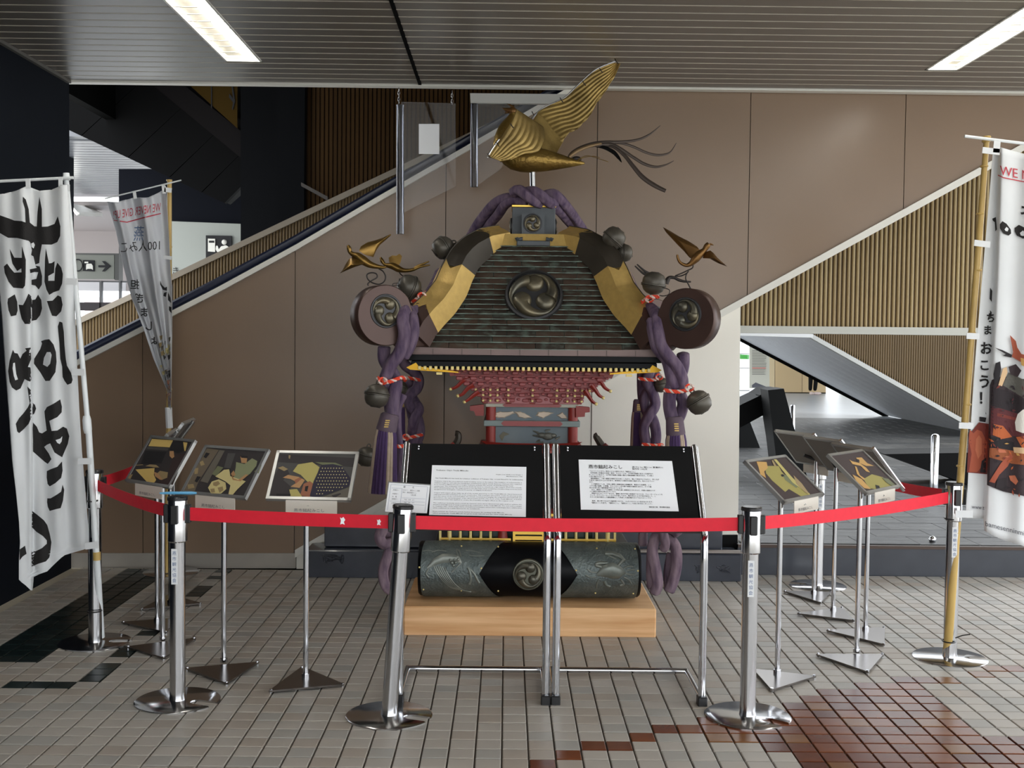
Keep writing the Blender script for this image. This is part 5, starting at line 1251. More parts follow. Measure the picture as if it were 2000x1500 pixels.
picture_stand(1.293, 5.33, .921, .835, .881, G(1518, 1322), 'picture stand with a photograph of a person in yellow beside the white wall', 'brown', (
    ('olive', [(300, 500), (450, 500), (480, 560), (600, 700), (680, 740), (790, 820), (700, 835), (560, 750), (520, 782), (380, 660), (312, 580)]), ('orange', [(208, 452), (318, 458), (332, 520), (292, 560), (312, 632), (250, 592), (230, 510)]),
    ('cloth', [(490, 600), (560, 590), (682, 700), (642, 740), (520, 652)]), ('pale', [(395, 430), (425, 428), (600, 630), (785, 800), (792, 822), (720, 770), (600, 680)]), ('black', [(472, 592), (500, 590), (512, 610), (485, 618)]), ('tan', [(610, 600), (700, 690), (780, 800), (740, 790), (640, 690)]), ('tan', [(372, 440), (390, 438), (425, 500), (400, 500)])), z2, bang=((1470, 1307), (1507, 1349), (1594, 1322)))
picture_stand(1.772, 5.686, .918, .833, .873, G(1673, 1281), 'picture stand with a photograph of crossed arms and tools in front of the sloping pictures', 'brown', (
    ('olive', [(1370, 642), (1460, 590), (1580, 622), (1680, 720), (1660, 745), (1500, 752), (1430, 742)]), ('orange', [(1290, 410), (1350, 408), (1410, 470), (1485, 500), (1400, 500), (1330, 470)]), ('black', [(1290, 425), (1320, 430), (1330, 455), (1295, 450)]), ('orange', [(1215, 430), (1250, 450), (1330, 470), (1400, 520), (1440, 570), (1400, 560), (1340, 500), (1250, 480)]),
    ('orange', [(1250, 592), (1350, 642), (1450, 752), (1380, 742), (1290, 662)]), ('orange', [(1275, 500), (1295, 510), (1330, 600), (1390, 640), (1370, 650), (1300, 590)]), ('black', [(1500, 705), (1540, 715), (1550, 745), (1510, 748)]), ('cloth', [(1570, 625), (1640, 640), (1720, 710), (1690, 722), (1620, 680)])), z2, bang=((1594, 1279), (1696, 1314), (1726, 1279)))
# pictures seen from behind: they face away from the camera
def back_stand(corner, psi, tau, foot, label, bang, rx=-.19):
    picture_stand(*corner, psi, tau, foot, label, 'dark', (), z2, bang=bang, card=True, rx=rx)
back_stand((1.925, 6.14, .905), 1.9, .72, G(1690, 1236), 'picture stand seen from behind nearest the right belt, with a long bright rail', ((1614, 1232), (1728, 1260), (1728, 1226)))
back_stand((1.89, 6.60, .905), 1.9, .72, G(1627, 1196), 'picture stand seen from behind, second from the right belt', ((1557, 1199), (1669, 1213), (1645, 1187)))
back_stand((1.825, 7.00, .905), 2.0, .72, G(1589, 1164), 'picture stand seen from behind, farthest back on the right', ((1530, 1155), (1603, 1178), (1624, 1157)))
back_stand((-1.88, 6.22, .925), -1.42, .62, G(307, 1219), 'picture stand seen from behind, nearer of the two behind the left pictures', ((237, 1216), (325, 1236), (345, 1208)), 0)
back_stand((-1.90, 6.62, .955), -1.47, .62, G(333, 1183), 'picture stand seen from behind by the back wall, farthest on the left', ((274, 1191), (394, 1179), (330, 1162)), 0)

# ------------------------------------------------------------------ the two panel stands
M_board = mat('black_board', (20, 20, 21), .6, spec=.15, var=.1, scale=4)
def panel_stand(xl_, xr_, label, bl=True):
    yf, yb_ = 4.865, 5.17; zk, ztop = .735, 1.075
    e = empty('panel_stand', ((xl_+xr_)/2, yf, 0), label, 'information stand')
    for x in (xl_, xr_):
        P = [V((x, yf, .03)), V((x, yf, .60)), V((x, yf, zk-.05)), V((x, yf+.012, zk)), V((x, yf+.06, zk+.06)), V((x, yb_, ztop))]
        MB().tube(P, .0165, 18).build('post', M_chrome, e)
        MB().ell(P[-1], .0165, 12).build('end_cap', M_chrome, e)
        MB().bevbox((x, yf-.002, .022), (.040, .055, .044), .004).build('rubber_foot', M_sblk, e, 0)
        MB().tube([V((x, yf+.02, .03)), V((x, yb_+.12, .03))], .0125, 12).build('floor_rail', M_chrome, e)
    MB().tube([V((xl_, yb_+.10, .032)), V((xr_, yb_+.10, .032))], .0135, 12).build('cross_bar', M_chrome, e)
    u = (V((0, yb_, ztop))-V((0, yf+.06, zk+.06))).normalized(); nr = V((0, -u.z, u.y)); T = Matrix((V((1, 0, 0)), u, nr)).transposed()
    w = xr_-xl_-.036; hgt = .435; c = V(((xl_+xr_)/2, yb_, ztop))-u*(hgt/2+.0)+nr*.006
    bo = MB().box(c, (w, hgt, .010), M=T).build('board', M_board, e, 0)
    ed = MB().box(c+T@V((0, -hgt/2-.004, .0)), (w+.01, .012, .02), M=T).build('edge_strip', mat('dark_edge', (50, 50, 52), .3), e, 0)
    for s in (-1, 1):
        for dy in (-.018, -.032): MB().ell(c+T@V((s*(w/2-.035), hgt/2+dy, .008)), .006 if dy > -.03 else .005, 10).build('screw', M_chrome, e)
    return e, bo, c+nr*.0055, T, w, hgt, nr
xa, xb, xc, xd = at(781, 1200, 4.865).x, at(1067.5, 1200, 4.865).x, at(1087, 1200, 4.865).x, at(1373.5, 1200, 4.865).x
def sheet(bo, o, nr, px4, label, m, parent_top=True):
    L = [hit(x, y, o, nr) for x, y in px4]
    return MB().prism(L, nr*.002), L
e1, bo1, o1, T1, w1, h1_, nr1 = panel_stand(xa, xb, 'chrome panel stand with the English description sheet')
e2, bo2, o2, T2, w2_, h2_, nr2 = panel_stand(xc, xd, 'chrome panel stand with the Japanese description sheet')
mb, L1 = sheet(bo1, o1, nr1, ((844, 909), (1028, 912.5), (1027, 1010), (838, 1006)), '', M_paper); s1 = mb.build('text_sheet', M_paper, e1, 0)
mb, L2 = sheet(bo2, o2, nr2, ((1130, 898), (1312.5, 901), (1325.5, 999), (1134.5, 995.5)), '', M_paper); s2 = mb.build('text_sheet', M_paper, e2, 0)
def on(L, nr):
    a = [p+nr*.0026 for p in L]
    return lambda u, v: a[0].lerp(a[1], u).lerp(a[3].lerp(a[2], u), v)
def lines(parent, L, nr, rows_, H, m, asp):
    f = on(L, nr)
    for (u0, v0, txt, hh, wmax) in rows_:
        textobj('printed_line', txt, lambda x, y: f(u0+x*hh*asp, v0-y*hh), m, parent, res=1, wmax=(wmax/(hh*asp)) if wmax else None, bold=.012)
T_en = [(.045, .115, "Tsubame City's Tsuiki Mikoshi", .036, .34), (.68, .175, 'Height: 2.1m Width: 2.1m Weight: 1', .022, .28), (.79, .21, 'Manufactured in 1982', .022, .17), (.04, .275, 'This Tsuiki Mikoshi was made by volunteer craftsmen of Tsubame City - a town famed for its craftsmanship.', .027, .93)]
en = ["Tsubame City is the most famous metal working center in the nation. The tradition of craftsmanship is", "Tsubame began in 1600 with the manufacture of hammered copper vessels. Between 1764 and 1771, craftsmen", "from Sendai in Mutsu Province taught Tsubame artisans the secrets of manufacturing metal", "equipment. The technique was passed down by hand to transform a flat copper sheet into vessels,", "three-dimensional goods. The large work is over this large vessel containing a metalworking work has been", "designated an Intangible Cultural Property of Niigata Prefecture.", "", "Copper and copper alloys make up all of the metals appearing on this Tsuiki Mikoshi. Hand hammered",
      "engraving and inlay techniques are in its construction. This technique was used to create the phoenix at the", "roof, the waves on the roof and pillars, the animals mounted and hanging, the sculptures and small bells and", "decorations, the carved lacquers of the wheel beams and the side doors of the Tsuiki Mikoshi. A further", "chemical process was applied to create the beautiful verdigris effect on the copper roof.", "", "The craftsmen tirelessly used a metal tip hammer and a three-dimensional stake anvil to achieve the", "attention and high level of detail required in the construction of the Tsuiki Mikoshi. The end result is unique",
      "to Tsubame City - made using a fusion of traditional techniques and modern technologies by a collaboration", "of its craftsmen in a team famous for its metalwork.", "", "Every summer the Tsubame parade festival showcases the exciting Tsuiki Mikoshi,", "called opening the Tsuiki Mikoshi the great tsuiki mikoshi and the other single Mikoshi."]
for i, t in enumerate(en):
    if t: T_en.append((.035, .335+.0335*i, t, .022, .92 if len(t) > 92 else .92*len(t)/98))
lines(s1, L1, nr1, T_en, 0, M_ink, .56)
T_jp = [(.10, .175, '燕市鎚起みこし', .085, .36), (.565, .15, '高さ2.1m 幅2.1m 重量約1t', .034, .33), (.565, .19, '製作年 1982年', .034, .16)]
jp = ['「ものづくりのまち」燕市にちなみ製作された「鎚起みこし」', '　世界有数の金属加工地域、燕市。そのルーツは、江戸時代前期に始まった和釘作り', 'まったことに始まり、江戸時代後期に銅器の職人が鎚起銅器の製法を伝え、その高い', 'と受け継がれました。', '　鎚起銅器は、一枚の銅板を金槌で打ち起こしながら、鳴いて伸ばすのではなく、熱しなが', 'ら縮めて器を打ち上げる技術で、新潟県から無形文化財に指定され、伝えられていい', 'ます。', '　この鎚起みこしは、主体の屋根と装飾金具や各種彫金、鳳凰から瓦屋根、しつ', 'ッテの龍の装飾、小物類、ひとつひとつ手作業で銅板を鎚起技法など、すべて鎚',
      '起の技術と匠の鎚起銅器で作られています。', '　また、屋根については銅板にさび色を施し緑青加工されるなど、内側の装飾まです', 'べて緻密な彫金が施されています。', '　車軸をはじめアイデアあふれ、細部に至る技術の結晶起てなどには、ウォータージェットを', 'カッターやワイヤーカットなどを多用しており、職人同士による技術が結合して、こ', 'れらの技術が融合した鎚起銅器として完成した鎚起職人ならではのみこしです。', '', '　毎年、夏の祭りをはげむ鎚起祭り中でも、100人の人々により担ぎ出されます。', '「鎚起みこしを担ぎ」「鎚起みこし」「鎚起みこし」を皆に担ぎ出しましょう。']
for i, t in enumerate(jp):
    if t: T_jp.append((.10, .245+.0372*i, t, .030, None))
T_jp.append((.70, .94, '鎚起協力員　燕市観光協会', .030, None))
lines(s2, L2, nr2, T_jp, 0, M_ink, .60)
# price list clipped over the left board
co_, nro = o1+nr1*.012, nr1
Lp = [hit(x, y, co_, nro) for x, y in ((760, 943), (840, 948.5), (834, 1003), (752, 1000))]
plist = empty('paper_sign', Lp[0], 'laminated white timetable sheet overlapping the left edge of the English panel', 'sign')
MB().prism([Lp[0]+T1@V((-.004, .006, 0)), Lp[1]+T1@V((.004, .006, 0)), Lp[2], Lp[3]], nro*.0015).build('laminate', mat('laminate_grey', (120, 122, 122), .2), plist, 0)
ps = MB().prism([p+nro*.0015 for p in Lp], nro*.001).build('paper_sheet', M_paper, plist, 0)
fp = on([p+nro*.0005 for p in Lp], nro)
for u0, v0, t, hh in ((.36, .15, '募', .085), (.58, .15, '札', .085), (.12, .27, '月曜日〜', .06), (.12, .40, '火曜日〜', .06), (.12, .50, '木　曜', .06), (.12, .58, '金曜日〜', .06), (.12, .72, '土曜日〜', .06), (.36, .25, 'おみこし　鎚起みこし体験', .055), (.36, .33, '展示　鎚起銅器みこし', .055), (.55, .41, '一般公開', .055), (.42, .58, '午前　九時　より', .05), (.42, .68, '午後　五時　まで', .05), (.42, .78, '休　館　水　曜', .05)):
    textobj('printed_line', t, lambda x, y: fp(u0+x*hh*.62, v0-y*hh), M_inkg, ps, res=1)
def ln(u0, v0, u1, v1, t=.004): return [(u0, v0), (u1, v0 if v0 != v1 else v0), (u1, v1+t if v0 == v1 else v1), (u0, v1+t if v0 == v1 else v1)]
printed('table_rule', [[(a, b), (c, b), (c, d), (a, d)] for a, b, c, d in ((.05, .06, .95, .067), (.05, .06, .056, .95), (.944, .06, .95, .95), (.08, .18, .34, .186), (.08, .63, .34, .636), (.335, .18, .341, .9), (.36, .5, .92, .506), (.36, .62, .92, .626), (.36, .72, .92, .726))], lambda u, v: fp(u, v), mat('blue_grey_rule', (120, 130, 160), .7), ps)
# ------------------------------------------------------------------ left banner: white cloth with black brush strokes
YB = 5.70
LB = [(330, -24), (400, -20), (560, -2), (620, 4), (700, 9), (800, 17), (900, 24), (960, 31), (1020, 37), (1060, 39), (1095, 37), (1133, 37), (1143, 50), (1153, 60)]
RBn = [(330, 130), (362, 131), (480, 141), (600, 146), (700, 150), (800, 155), (880, 160), (960, 167), (1070, 176), (1077, 150), (1085, 124), (1108, 100), (1118, 90), (1124, 66), (1153, 63)]
TOPL = [(-40, 378), (8, 379), (30, 373), (50, 365), (62, 367), (78, 373), (100, 371), (118, 363), (132, 361)]
def dL(x, y):
    k = max(0, min(1, (y-480)/300)); fold = 61+(y-600)*.003
    d = .014*math.sin(x*.075+y*.004)+.010*math.sin(x*.16-y*.008+1)+.006*math.sin(y*.03+x*.05)
    # right half tucks behind the left at the fold
    d += k*.05*(1/(1+math.exp(-(x-fold)/1.2)))-k*.03*max(0, min(1, (x-fold)/90))
    return YB+d+.0006*(y-700)*.1
def cloth(name, left, right, top, dep, y0, y1, nu, nv, m, parent):
    def f(u, v):
        y = lerp(y0, y1, v); x = lerp(interp(left, y), interp(right, y), u)
        y = max(y, interp(top, x)); return at(x, y, dep(x, y))
    o = MB().grid(f, nu, nv).build(name, m, parent, 1); md = o.modifiers.new('t', 'SOLIDIFY'); md.thickness = .0015; md.offset = 1; return o
bl = empty('banner', G(190, 1252), 'large white cloth banner with black brush lettering on a white pole at the left', 'banner')
M_lcl = M_cloth
cl = cloth('banner_cloth', LB, RBn, TOPL, dL, 358, 1153, 60, 150, M_cloth, bl)
a1 = lambda x, y: (x/5.357, 330+y/5.357)
a2 = lambda x, y: (x/5.357, 600+y/5.357)
a3 = lambda x, y: (x/5.357, 880+y/5.357)
ST = [(a1, [(-130, 430), (0, 485), (100, 520), (150, 540), (225, 545), (268, 560), (262, 420), (238, 340), (240, 290), (270, 320), (300, 420), (312, 560), (360, 600), (385, 602), (392, 450), (412, 290), (438, 420), (438, 605), (500, 602), (570, 575), (605, 495), (632, 600), (630, 700), (600, 765), (540, 792), (438, 790), (418, 900), (410, 985), (370, 1000), (350, 915), (325, 900), (335, 850), (325, 800), (318, 770), (300, 752), (180, 722), (85, 720), (0, 672), (-130, 600)]),
      (a1, [(100, 835), (150, 928), (228, 930), (230, 808), (270, 950), (268, 1130), (262, 1220), (240, 1250), (140, 1242), (90, 1180), (50, 1090), (40, 1020), (75, 990), (110, 1040), (150, 1085), (225, 1082), (222, 1040), (180, 1068), (130, 990)]),
      (a1, [(312, 1050), (385, 1035), (370, 1010), (415, 1020), (440, 1120), (438, 1210), (405, 1262), (370, 1220), (330, 1212), (330, 1160), (380, 1150), (400, 1080), (360, 1078), (318, 1090)]),
      (a1, [(480, 830), (512, 988), (540, 985), (572, 965), (565, 1085), (505, 1120), (505, 1170), (570, 1170), (578, 1040), (600, 980), (640, 1030), (658, 1100), (650, 1200), (620, 1270), (560, 1290), (515, 1318), (485, 1260), (465, 1180), (470, 960)]),
      (a1, [(85, 1355), (155, 1312), (180, 1390), (185, 1480), (170, 1530), (115, 1542), (90, 1480), (78, 1400)]),
      (a1, [(195, 1420), (240, 1425), (270, 1370), (298, 1305), (325, 1330), (335, 1372), (370, 1365), (398, 1315), (432, 1370), (440, 1460), (420, 1530), (380, 1580), (330, 1590), (310, 1622), (260, 1622), (228, 1570), (210, 1500)]),
      (a1, [(490, 1382), (550, 1378), (605, 1322), (640, 1340), (655, 1420), (640, 1490), (590, 1542), (545, 1535), (520, 1470)]),
      (a2, [(605, 200), (622, 150), (652, 160), (668, 260), (675, 400), (688, 540), (700, 610), (745, 690), (760, 760), (748, 795), (705, 812), (675, 770), (655, 730), (650, 620), (630, 540), (622, 380), (612, 280)]),
      (a2, [(135, 445), (152, 478), (185, 485), (212, 540), (235, 490), (278, 455), (262, 430), (335, 420), (335, 520), (315, 570), (292, 625), (335, 632), (335, 785), (290, 770), (258, 752), (215, 850), (170, 872), (125, 840), (100, 780), (85, 670), (100, 560)]),
      (a2, [(430, 355), (470, 340), (515, 335), (560, 390), (585, 470), (592, 570), (580, 680), (520, 770), (475, 772), (420, 680), (355, 590), (358, 540), (420, 440), (440, 380)]),
      (a2, [(285, 828), (335, 880), (335, 995), (365, 1020), (378, 1060), (360, 1110), (338, 1130), (300, 1220), (245, 1280), (200, 1318), (180, 1300), (165, 1220), (200, 1160), (245, 1110), (290, 1050), (312, 1005), (300, 930)]),
      (a2, [(630, 965), (648, 1040), (645, 1100), (600, 1150), (515, 1190), (540, 1295), (600, 1290), (660, 1250), (700, 1270), (725, 1350), (710, 1430), (650, 1570), (625, 1555), (570, 1520), (525, 1425), (490, 1440), (462, 1462), (510, 1530), (538, 1590), (500, 1640), (470, 1620), (345, 1510), (340, 1200), (385, 1250), (410, 1310), (440, 1320), (488, 1290), (470, 1150), (465, 1090), (490, 1045), (560, 1010)]),
      (a3, [(490, 215), (530, 195), (600, 170), (648, 115), (655, 210), (640, 285), (580, 340), (520, 375), (498, 350), (488, 280)]),
      (a3, [(495, 500), (530, 500), (600, 458), (640, 430), (655, 355), (672, 410), (660, 520), (635, 602), (580, 615), (520, 632), (500, 590), (492, 540)]),
      (a3, [(335, 630), (400, 680), (460, 730), (495, 780), (520, 870), (538, 960), (525, 1080), (515, 1120), (480, 1160), (400, 1185), (330, 1215), (330, 1055), (370, 1055), (440, 1020), (490, 975), (490, 940), (450, 895), (380, 850), (332, 800)]),
      (a3, [(205, 1035), (262, 995), (278, 1080), (235, 1110), (205, 1150)])]
HOLE = [(a1, [(325, 780), (352, 768), (365, 795), (352, 832), (330, 815)]), (a1, [(325, 1105), (395, 1080), (375, 1150), (350, 1135), (340, 1150)]), (a2, [(132, 640), (138, 585), (155, 580), (170, 700), (188, 755), (160, 765), (145, 720)]), (a2, [(490, 470), (528, 470), (540, 500), (525, 590), (495, 625), (450, 600), (460, 530)]), (a2, [(582, 1390), (630, 1375), (652, 1350), (645, 1405), (625, 1432), (600, 1420)])]
fL = lambda off: (lambda x, y: at(x, y, dL(x, y)-off))
M_brush = mat('brush_black', (34, 32, 32), .85, var=.15, scale=12)
for fz_, pl in ST: printed('brush_stroke', [[fz_(x, y) for x, y in pl]], fL(.0035), M_brush, cl, cut=6)
for fz_, pl in HOLE: printed('brush_gap', [[fz_(x, y) for x, y in pl]], fL(.0048), M_cloth, cl, cut=6)
M_wpole = mat('white_pole', (232, 236, 238), .35)
gp = G(198, 1252)
p_top, p_mid, p_bot = at(129, 345, 5.73), at(171, 830, 5.70), at(198, 1252, gp.y)
MB().tube([p_bot+V((0, 0, .02)), at(189, 1090, 5.70)], [.0165, .0165], 16).build('pole_lower', M_wpole, bl)
MB().tube([at(189, 1095, 5.70), at(173, 840, 5.70)], .0155, 16).build('pole_middle', M_wpole, bl)
MB().tube([p_mid+V((-.0, 0, .02)), p_top], .0125, 16).build('pole_upper', M_wpole, bl)
MB().tube([at(172, 846, 5.70), at(171, 838, 5.70), at(169.5, 820, 5.70), at(169, 812, 5.70)], [.018, .021, .021, .016], 16).build('pole_joint', M_wpole, bl)
MB().tube([at(189.5, 1094, 5.70), at(189, 1078, 5.70)], [.0185, .0185], 16).build('pole_ring', M_bamboo, bl)
MB().tube([at(130, 352, 5.72), at(129, 338, 5.72)], [.018, .015], 14).build('pole_cap', M_wpole, bl)
MB().tube([at(-40, 356, 5.70), at(143, 347, 5.70)], .0075, 10).build('top_rod', M_wpole, bl)
def strip(x0, y0, x1, y1, w, Y, e, m=None):
    d = V((x1-x0, y1-y0, 0)).normalized()*w*.5; n_ = (-d.y, d.x)
    L = [at(x0+n_[0], y0+n_[1], Y), at(x1+n_[0], y1+n_[1], Y), at(x1-n_[0], y1-n_[1], Y), at(x0-n_[0], y0-n_[1], Y)]
    return MB().prism(L, (0, .004, 0)).build('loop_tab', m or M_cloth, e, 0)
for a in ((54, 349, 55, 368, 9), (118, 346, 118, 366, 8), (117, 367, 136, 367, 13), (129, 549, 150, 550, 12), (140, 727, 164, 727, 13), (152, 901, 178, 901, 12), (166, 1067, 192, 1064, 13)): strip(*a, 5.665, bl)
def tie(x, y, w, Y, label):
    c = at(x, y, Y); k = Y/F*w
    P = [c+V((math.cos(a)*k*.5, math.sin(a)*.035, 0)) for a in [2*pi*q/20 for q in range(20)]]
    return tag(MB().tube(P, .0035, 6, closed=True).build('cable_tie', M_sblk), label, 'cable tie')
tie(181, 978, 18, 5.72, 'upper black cable tie holding the white pole to its stanchion')
tie(184, 1193, 28, 5.73, 'lower black cable tie holding the white pole to its stanchion')
MB().tube(spline([at(171, 925, 5.66), at(177, 990, 5.66), at(178, 1050, 5.66)], 4), .0015, 5).build('string', mat('grey_string', (90, 90, 92), .6), bl)

# ------------------------------------------------------------------ rear left banner, gathered and translucent
YG2 = 7.35
m2 = mat('thin_banner_cloth', (214, 216, 220), .85, var=.02)
nt2 = m2.node_tree; b2 = nt2.nodes['Principled BSDF']; tr2 = nt2.nodes.new('ShaderNodeBsdfTranslucent'); mx2 = nt2.nodes.new('ShaderNodeMixShader'); tp2 = nt2.nodes.new('ShaderNodeBsdfTransparent'); mx3 = nt2.nodes.new('ShaderNodeMixShader')
mx2.inputs[0].default_value = .35; tr2.inputs[0].default_value = (.9, .9, .92, 1); nt2.links.new(b2.outputs[0], mx2.inputs[1]); nt2.links.new(tr2.outputs[0], mx2.inputs[2])
mx3.inputs[0].default_value = .14; nt2.links.new(mx2.outputs[0], mx3.inputs[1]); nt2.links.new(tp2.outputs[0], mx3.inputs[2]); nt2.links.new(mx3.outputs[0], nt2.nodes['Material Output'].inputs[0])
gb = G(334, 1112)
b2e = empty('banner', V((at(326, 1100, 7.42).x, 7.42, 0)), 'thin grey-white banner gathered against its bamboo pole, lettering seen mirrored', 'banner')
L2b = [(350, 206), (393, 209), (420, 217), (450, 226), (520, 241), (580, 256), (640, 280), (700, 300), (745, 319), (765, 328), (800, 329)]
R2b = [(350, 322), (380, 325), (450, 329), (530, 333), (560, 336), (640, 336), (700, 336), (760, 335), (800, 334)]
T2b = [(205, 393), (225, 396), (262, 386), (268, 386), (290, 386), (318, 372), (324, 362)]
def d2(x, y):
    l, r = interp(L2b, y), interp(R2b, y); u = (x-l)/max(4, r-l); k = min(1, (r-l)/100)
    return YG2+.05*math.sin(u*13+y*.006)*k+.02*math.sin(u*27-y*.01)+.05*(1-u)
c2 = cloth('banner_cloth', L2b, R2b, T2b, d2, 362, 800, 60, 80, m2, b2e)
f2 = lambda off: (lambda x, y: at(x, y, d2(x, y)-off))
M_redi = mat('red_lettering', (196, 64, 78), .8)
M_bluei = mat('blue_lettering', (84, 112, 150), .8)
o_ = f2(.004)
def slant(u, v, x0, y0, x1, y1, h): return o_(x0+(x1-x0)*u, y0+(y1-y0)*u-h*v)
textobj('banner_text', 'WE NEVER GIVE UP!', lambda u, v: slant(u/10, v, 314, 412, 221, 428, 23), M_redi, c2, cut=.2, wmax=10)
printed('underline', [[(222, 429), (248, 433), (280, 424), (314, 416), (314, 418), (280, 426.5), (248, 435), (222, 431)]], o_, M_redi, c2, cut=8)
textobj('banner_text', '燕', lambda u, v: o_(281-u*21+v*2, 468-v*32), M_bluei, c2, cut=.15)
textobj('banner_text', '100人みこ', lambda u, v: slant(u/5.2, v, 316, 487, 236, 492, 24), M_brush, c2, cut=.15, wmax=5.2)
for i, ch in enumerate('担ぎましょ'):
    x, y = (258+i*9.5, 545+i*27); textobj('banner_text', ch, lambda u, v: o_(x+14-u*18, y+18-v*20), M_brush, c2, cut=.15, bold=.02)
for q in ([(313, 548), (316, 556), (322, 562), (326, 560), (326, 568), (318, 566), (313, 556)], [(320, 572), (326, 570), (324, 580), (319, 578)], [(328, 570), (333, 582), (334, 592), (328, 586)], [(330, 598), (335, 600), (335, 612), (330, 606)]):
    printed('brush_stroke', [q], o_, M_brush, c2, cut=6)
for i in range(34):
    y = random.uniform(655, 770); l, r = interp(L2b, y)+3, interp(R2b, y)-3
    if r-l < 6: l, r = r-5, r
    x = random.uniform(max(l, r-24), r-2); w = min(6, r-x)
    col = random.choice(('print_grey', 'print_mid', 'print_tan', 'print_dark', 'print_cream', 'brush_black')) if y < 735 else random.choice(('print_rust', 'print_skin', 'print_orange'))
    printed('picture_patch', [[(x, y), (x+w, y-2), (x+w*.9, y+5), (x+w*.3, y+9)]], f2(.005+i*.0002), MATS[col], c2, cut=8)
printed('picture_patch', [[(325, 770), (334, 765), (334, 792), (327, 794)]], f2(.006), PC['rust'], c2, cut=6)
MB().tube([at(331, 352, 7.42), at(331, 700, 7.42), V((at(326, 1100, 7.42).x, 7.42, .02))], [.014, .016, .018], 12).build('bamboo_pole', M_bamboo, b2e)
for y in (352, 482, 620, 760, 900, 1000, 1060): MB().tube([at(330.6, y-1, 7.42), at(330.6, y+1.5, 7.42)], [.0185, .0185], 12).build('bamboo_node', M_bamboo, b2e)
MB().tube([at(205, 388, 7.36), at(354, 352, 7.36)], .0045, 8).build('top_rod', M_wpole, b2e)
for a in ((262, 374, 264, 388, 6), (319, 362, 321, 378, 7), (321, 370, 335, 372, 9), (319, 502, 335, 504, 7)): strip(*a, 7.31, b2e)
MB().tube([at(329, 796, 7.36), at(331, 836, 7.36)], .022, 10).build('wrapped_end', M_cloth, b2e)

# ------------------------------------------------------------------ right banner
YR2 = 5.56
b3 = empty('banner', G(1849, 1285), 'white festival banner with red English slogan on a bamboo pole at the right edge', 'banner')
L3 = [(270, 1941), (300, 1939), (400, 1931), (560, 1917), (700, 1905), (800, 1898), (880, 1893), (950, 1890), (1005, 1886), (1012, 1884), (1100, 1884)]
FOLD = [(270, 1953), (400, 1950), (560, 1944), (700, 1937), (800, 1932), (950, 1926), (1035, 1922), (1100, 1921)]
R3 = [(270, 2150), (1100, 2120)]
TOP3 = [(1930, 278), (1952, 287), (2000, 300), (2160, 322)]
def d3(x, y):
    f = interp(FOLD, y); t = 1/(1+math.exp(-(x-f)/1.5))
    return YR2+.035-.06*t+.012*math.sin((x-f)*.06+.5)*t+.008*math.sin(x*.12+y*.004)+.10*max(0, (x-f)/200)*0
BOT = [(1884, 1012), (1921.5, 1013), (1922, 1036), (1940, 1047), (1960, 1055), (2000, 1067), (2160, 1100)]
def cloth3():
    def f(u, v):
        y = lerp(275, 1105, v); x = lerp(interp(L3, y), interp(R3, y), u**1.4); b = interp(BOT, x); t = interp(TOP3, x)
        y = lerp(t, b, v); l = interp(L3, y); x = lerp(l, interp(R3, y), u**1.4); return at(x, y, d3(x, y))
    o = MB().grid(f, 110, 60).build('banner_cloth', M_cloth, b3, 1); md = o.modifiers.new('t', 'SOLIDIFY'); md.thickness = .0015; md.offset = 1; return o
c3 = cloth3()
f3 = lambda off: (lambda x, y: at(x, y, d3(x, y)-off))
o3 = f3(.006)
textobj('banner_text', 'WE NEVER GIVE UP!', lambda u, v: o3(1953+u*23, 341+u*4.6-v*26), M_redi, c3, cut=.2)
printed('underline', [[(1949, 341), (1960, 346), (2000, 354), (2140, 380), (2140, 382), (2000, 356), (1960, 348), (1949, 343)]], o3, M_redi, c3, cut=6)
printed('brush_stroke', [[(1938, 427), (1945, 424), (1947, 448), (1944, 452), (1943, 434), (1939, 431)]], o3, M_brush, c3, cut=5)
printed('brush_stroke', [[(1953, 438), (1958, 432), (1966, 437), (1974, 448), (1975, 456), (1970, 460), (1960, 456), (1953, 446)]], o3, M_brush, c3, cut=5)
printed('brush_gap', [[(1962, 448), (1966, 443), (1970, 447), (1968, 452), (1964, 451)]], f3(.0075), M_cloth, c3, cut=5)
printed('brush_stroke', [[(1982, 445), (1990, 439), (2000, 444), (2010, 455), (2010, 464), (1998, 466), (1986, 460), (1982, 452)]], o3, M_brush, c3, cut=5)
printed('brush_gap', [[(1992, 455), (1998, 450), (2003, 456), (1999, 461), (1994, 460)]], f3(.0075), M_cloth, c3, cut=5)
textobj('banner_text', 'ネバギブ', lambda u, v: o3(1992+u*28, 422+u*5-v*30), M_brush, c3, cut=.15, bold=.028)
for ch, x, y, s_ in (('ち', 1926, 628, 18), ('ま', 1920, 652, 18), ('お', 1914, 690, 24), ('こ', 1912, 722, 22), ('う', 1910, 756, 26), ('！', 1910, 788, 26)):
    textobj('banner_text', ch, lambda u, v: o3(x+u*s_, y-v*s_*1.1), M_brush, c3, cut=.15, bold=.028)
for q in ([(1934, 562), (1938, 568), (1937, 590), (1933, 584)], [(1934, 606), (1937, 610), (1936, 620), (1933, 618)]): printed('brush_stroke', [q], o3, M_brush, c3, cut=5)
q3 = lambda x, y: (1840+x/2.775, 540+y/2.775)
PR = {k: mat('bprint_'+k, c, .8) for k, c in dict(red=(120, 52, 44), skin=(190, 110, 80), skin2=(166, 84, 60), dark=(56, 44, 48), deep=(40, 32, 36), grey=(92, 90, 84), orange=(186, 96, 52), gold=(206, 160, 90), white=(226, 222, 214), wood=(150, 84, 50), maroon=(90, 40, 44), black=(34, 30, 34), tan=(214, 180, 140)).items()}
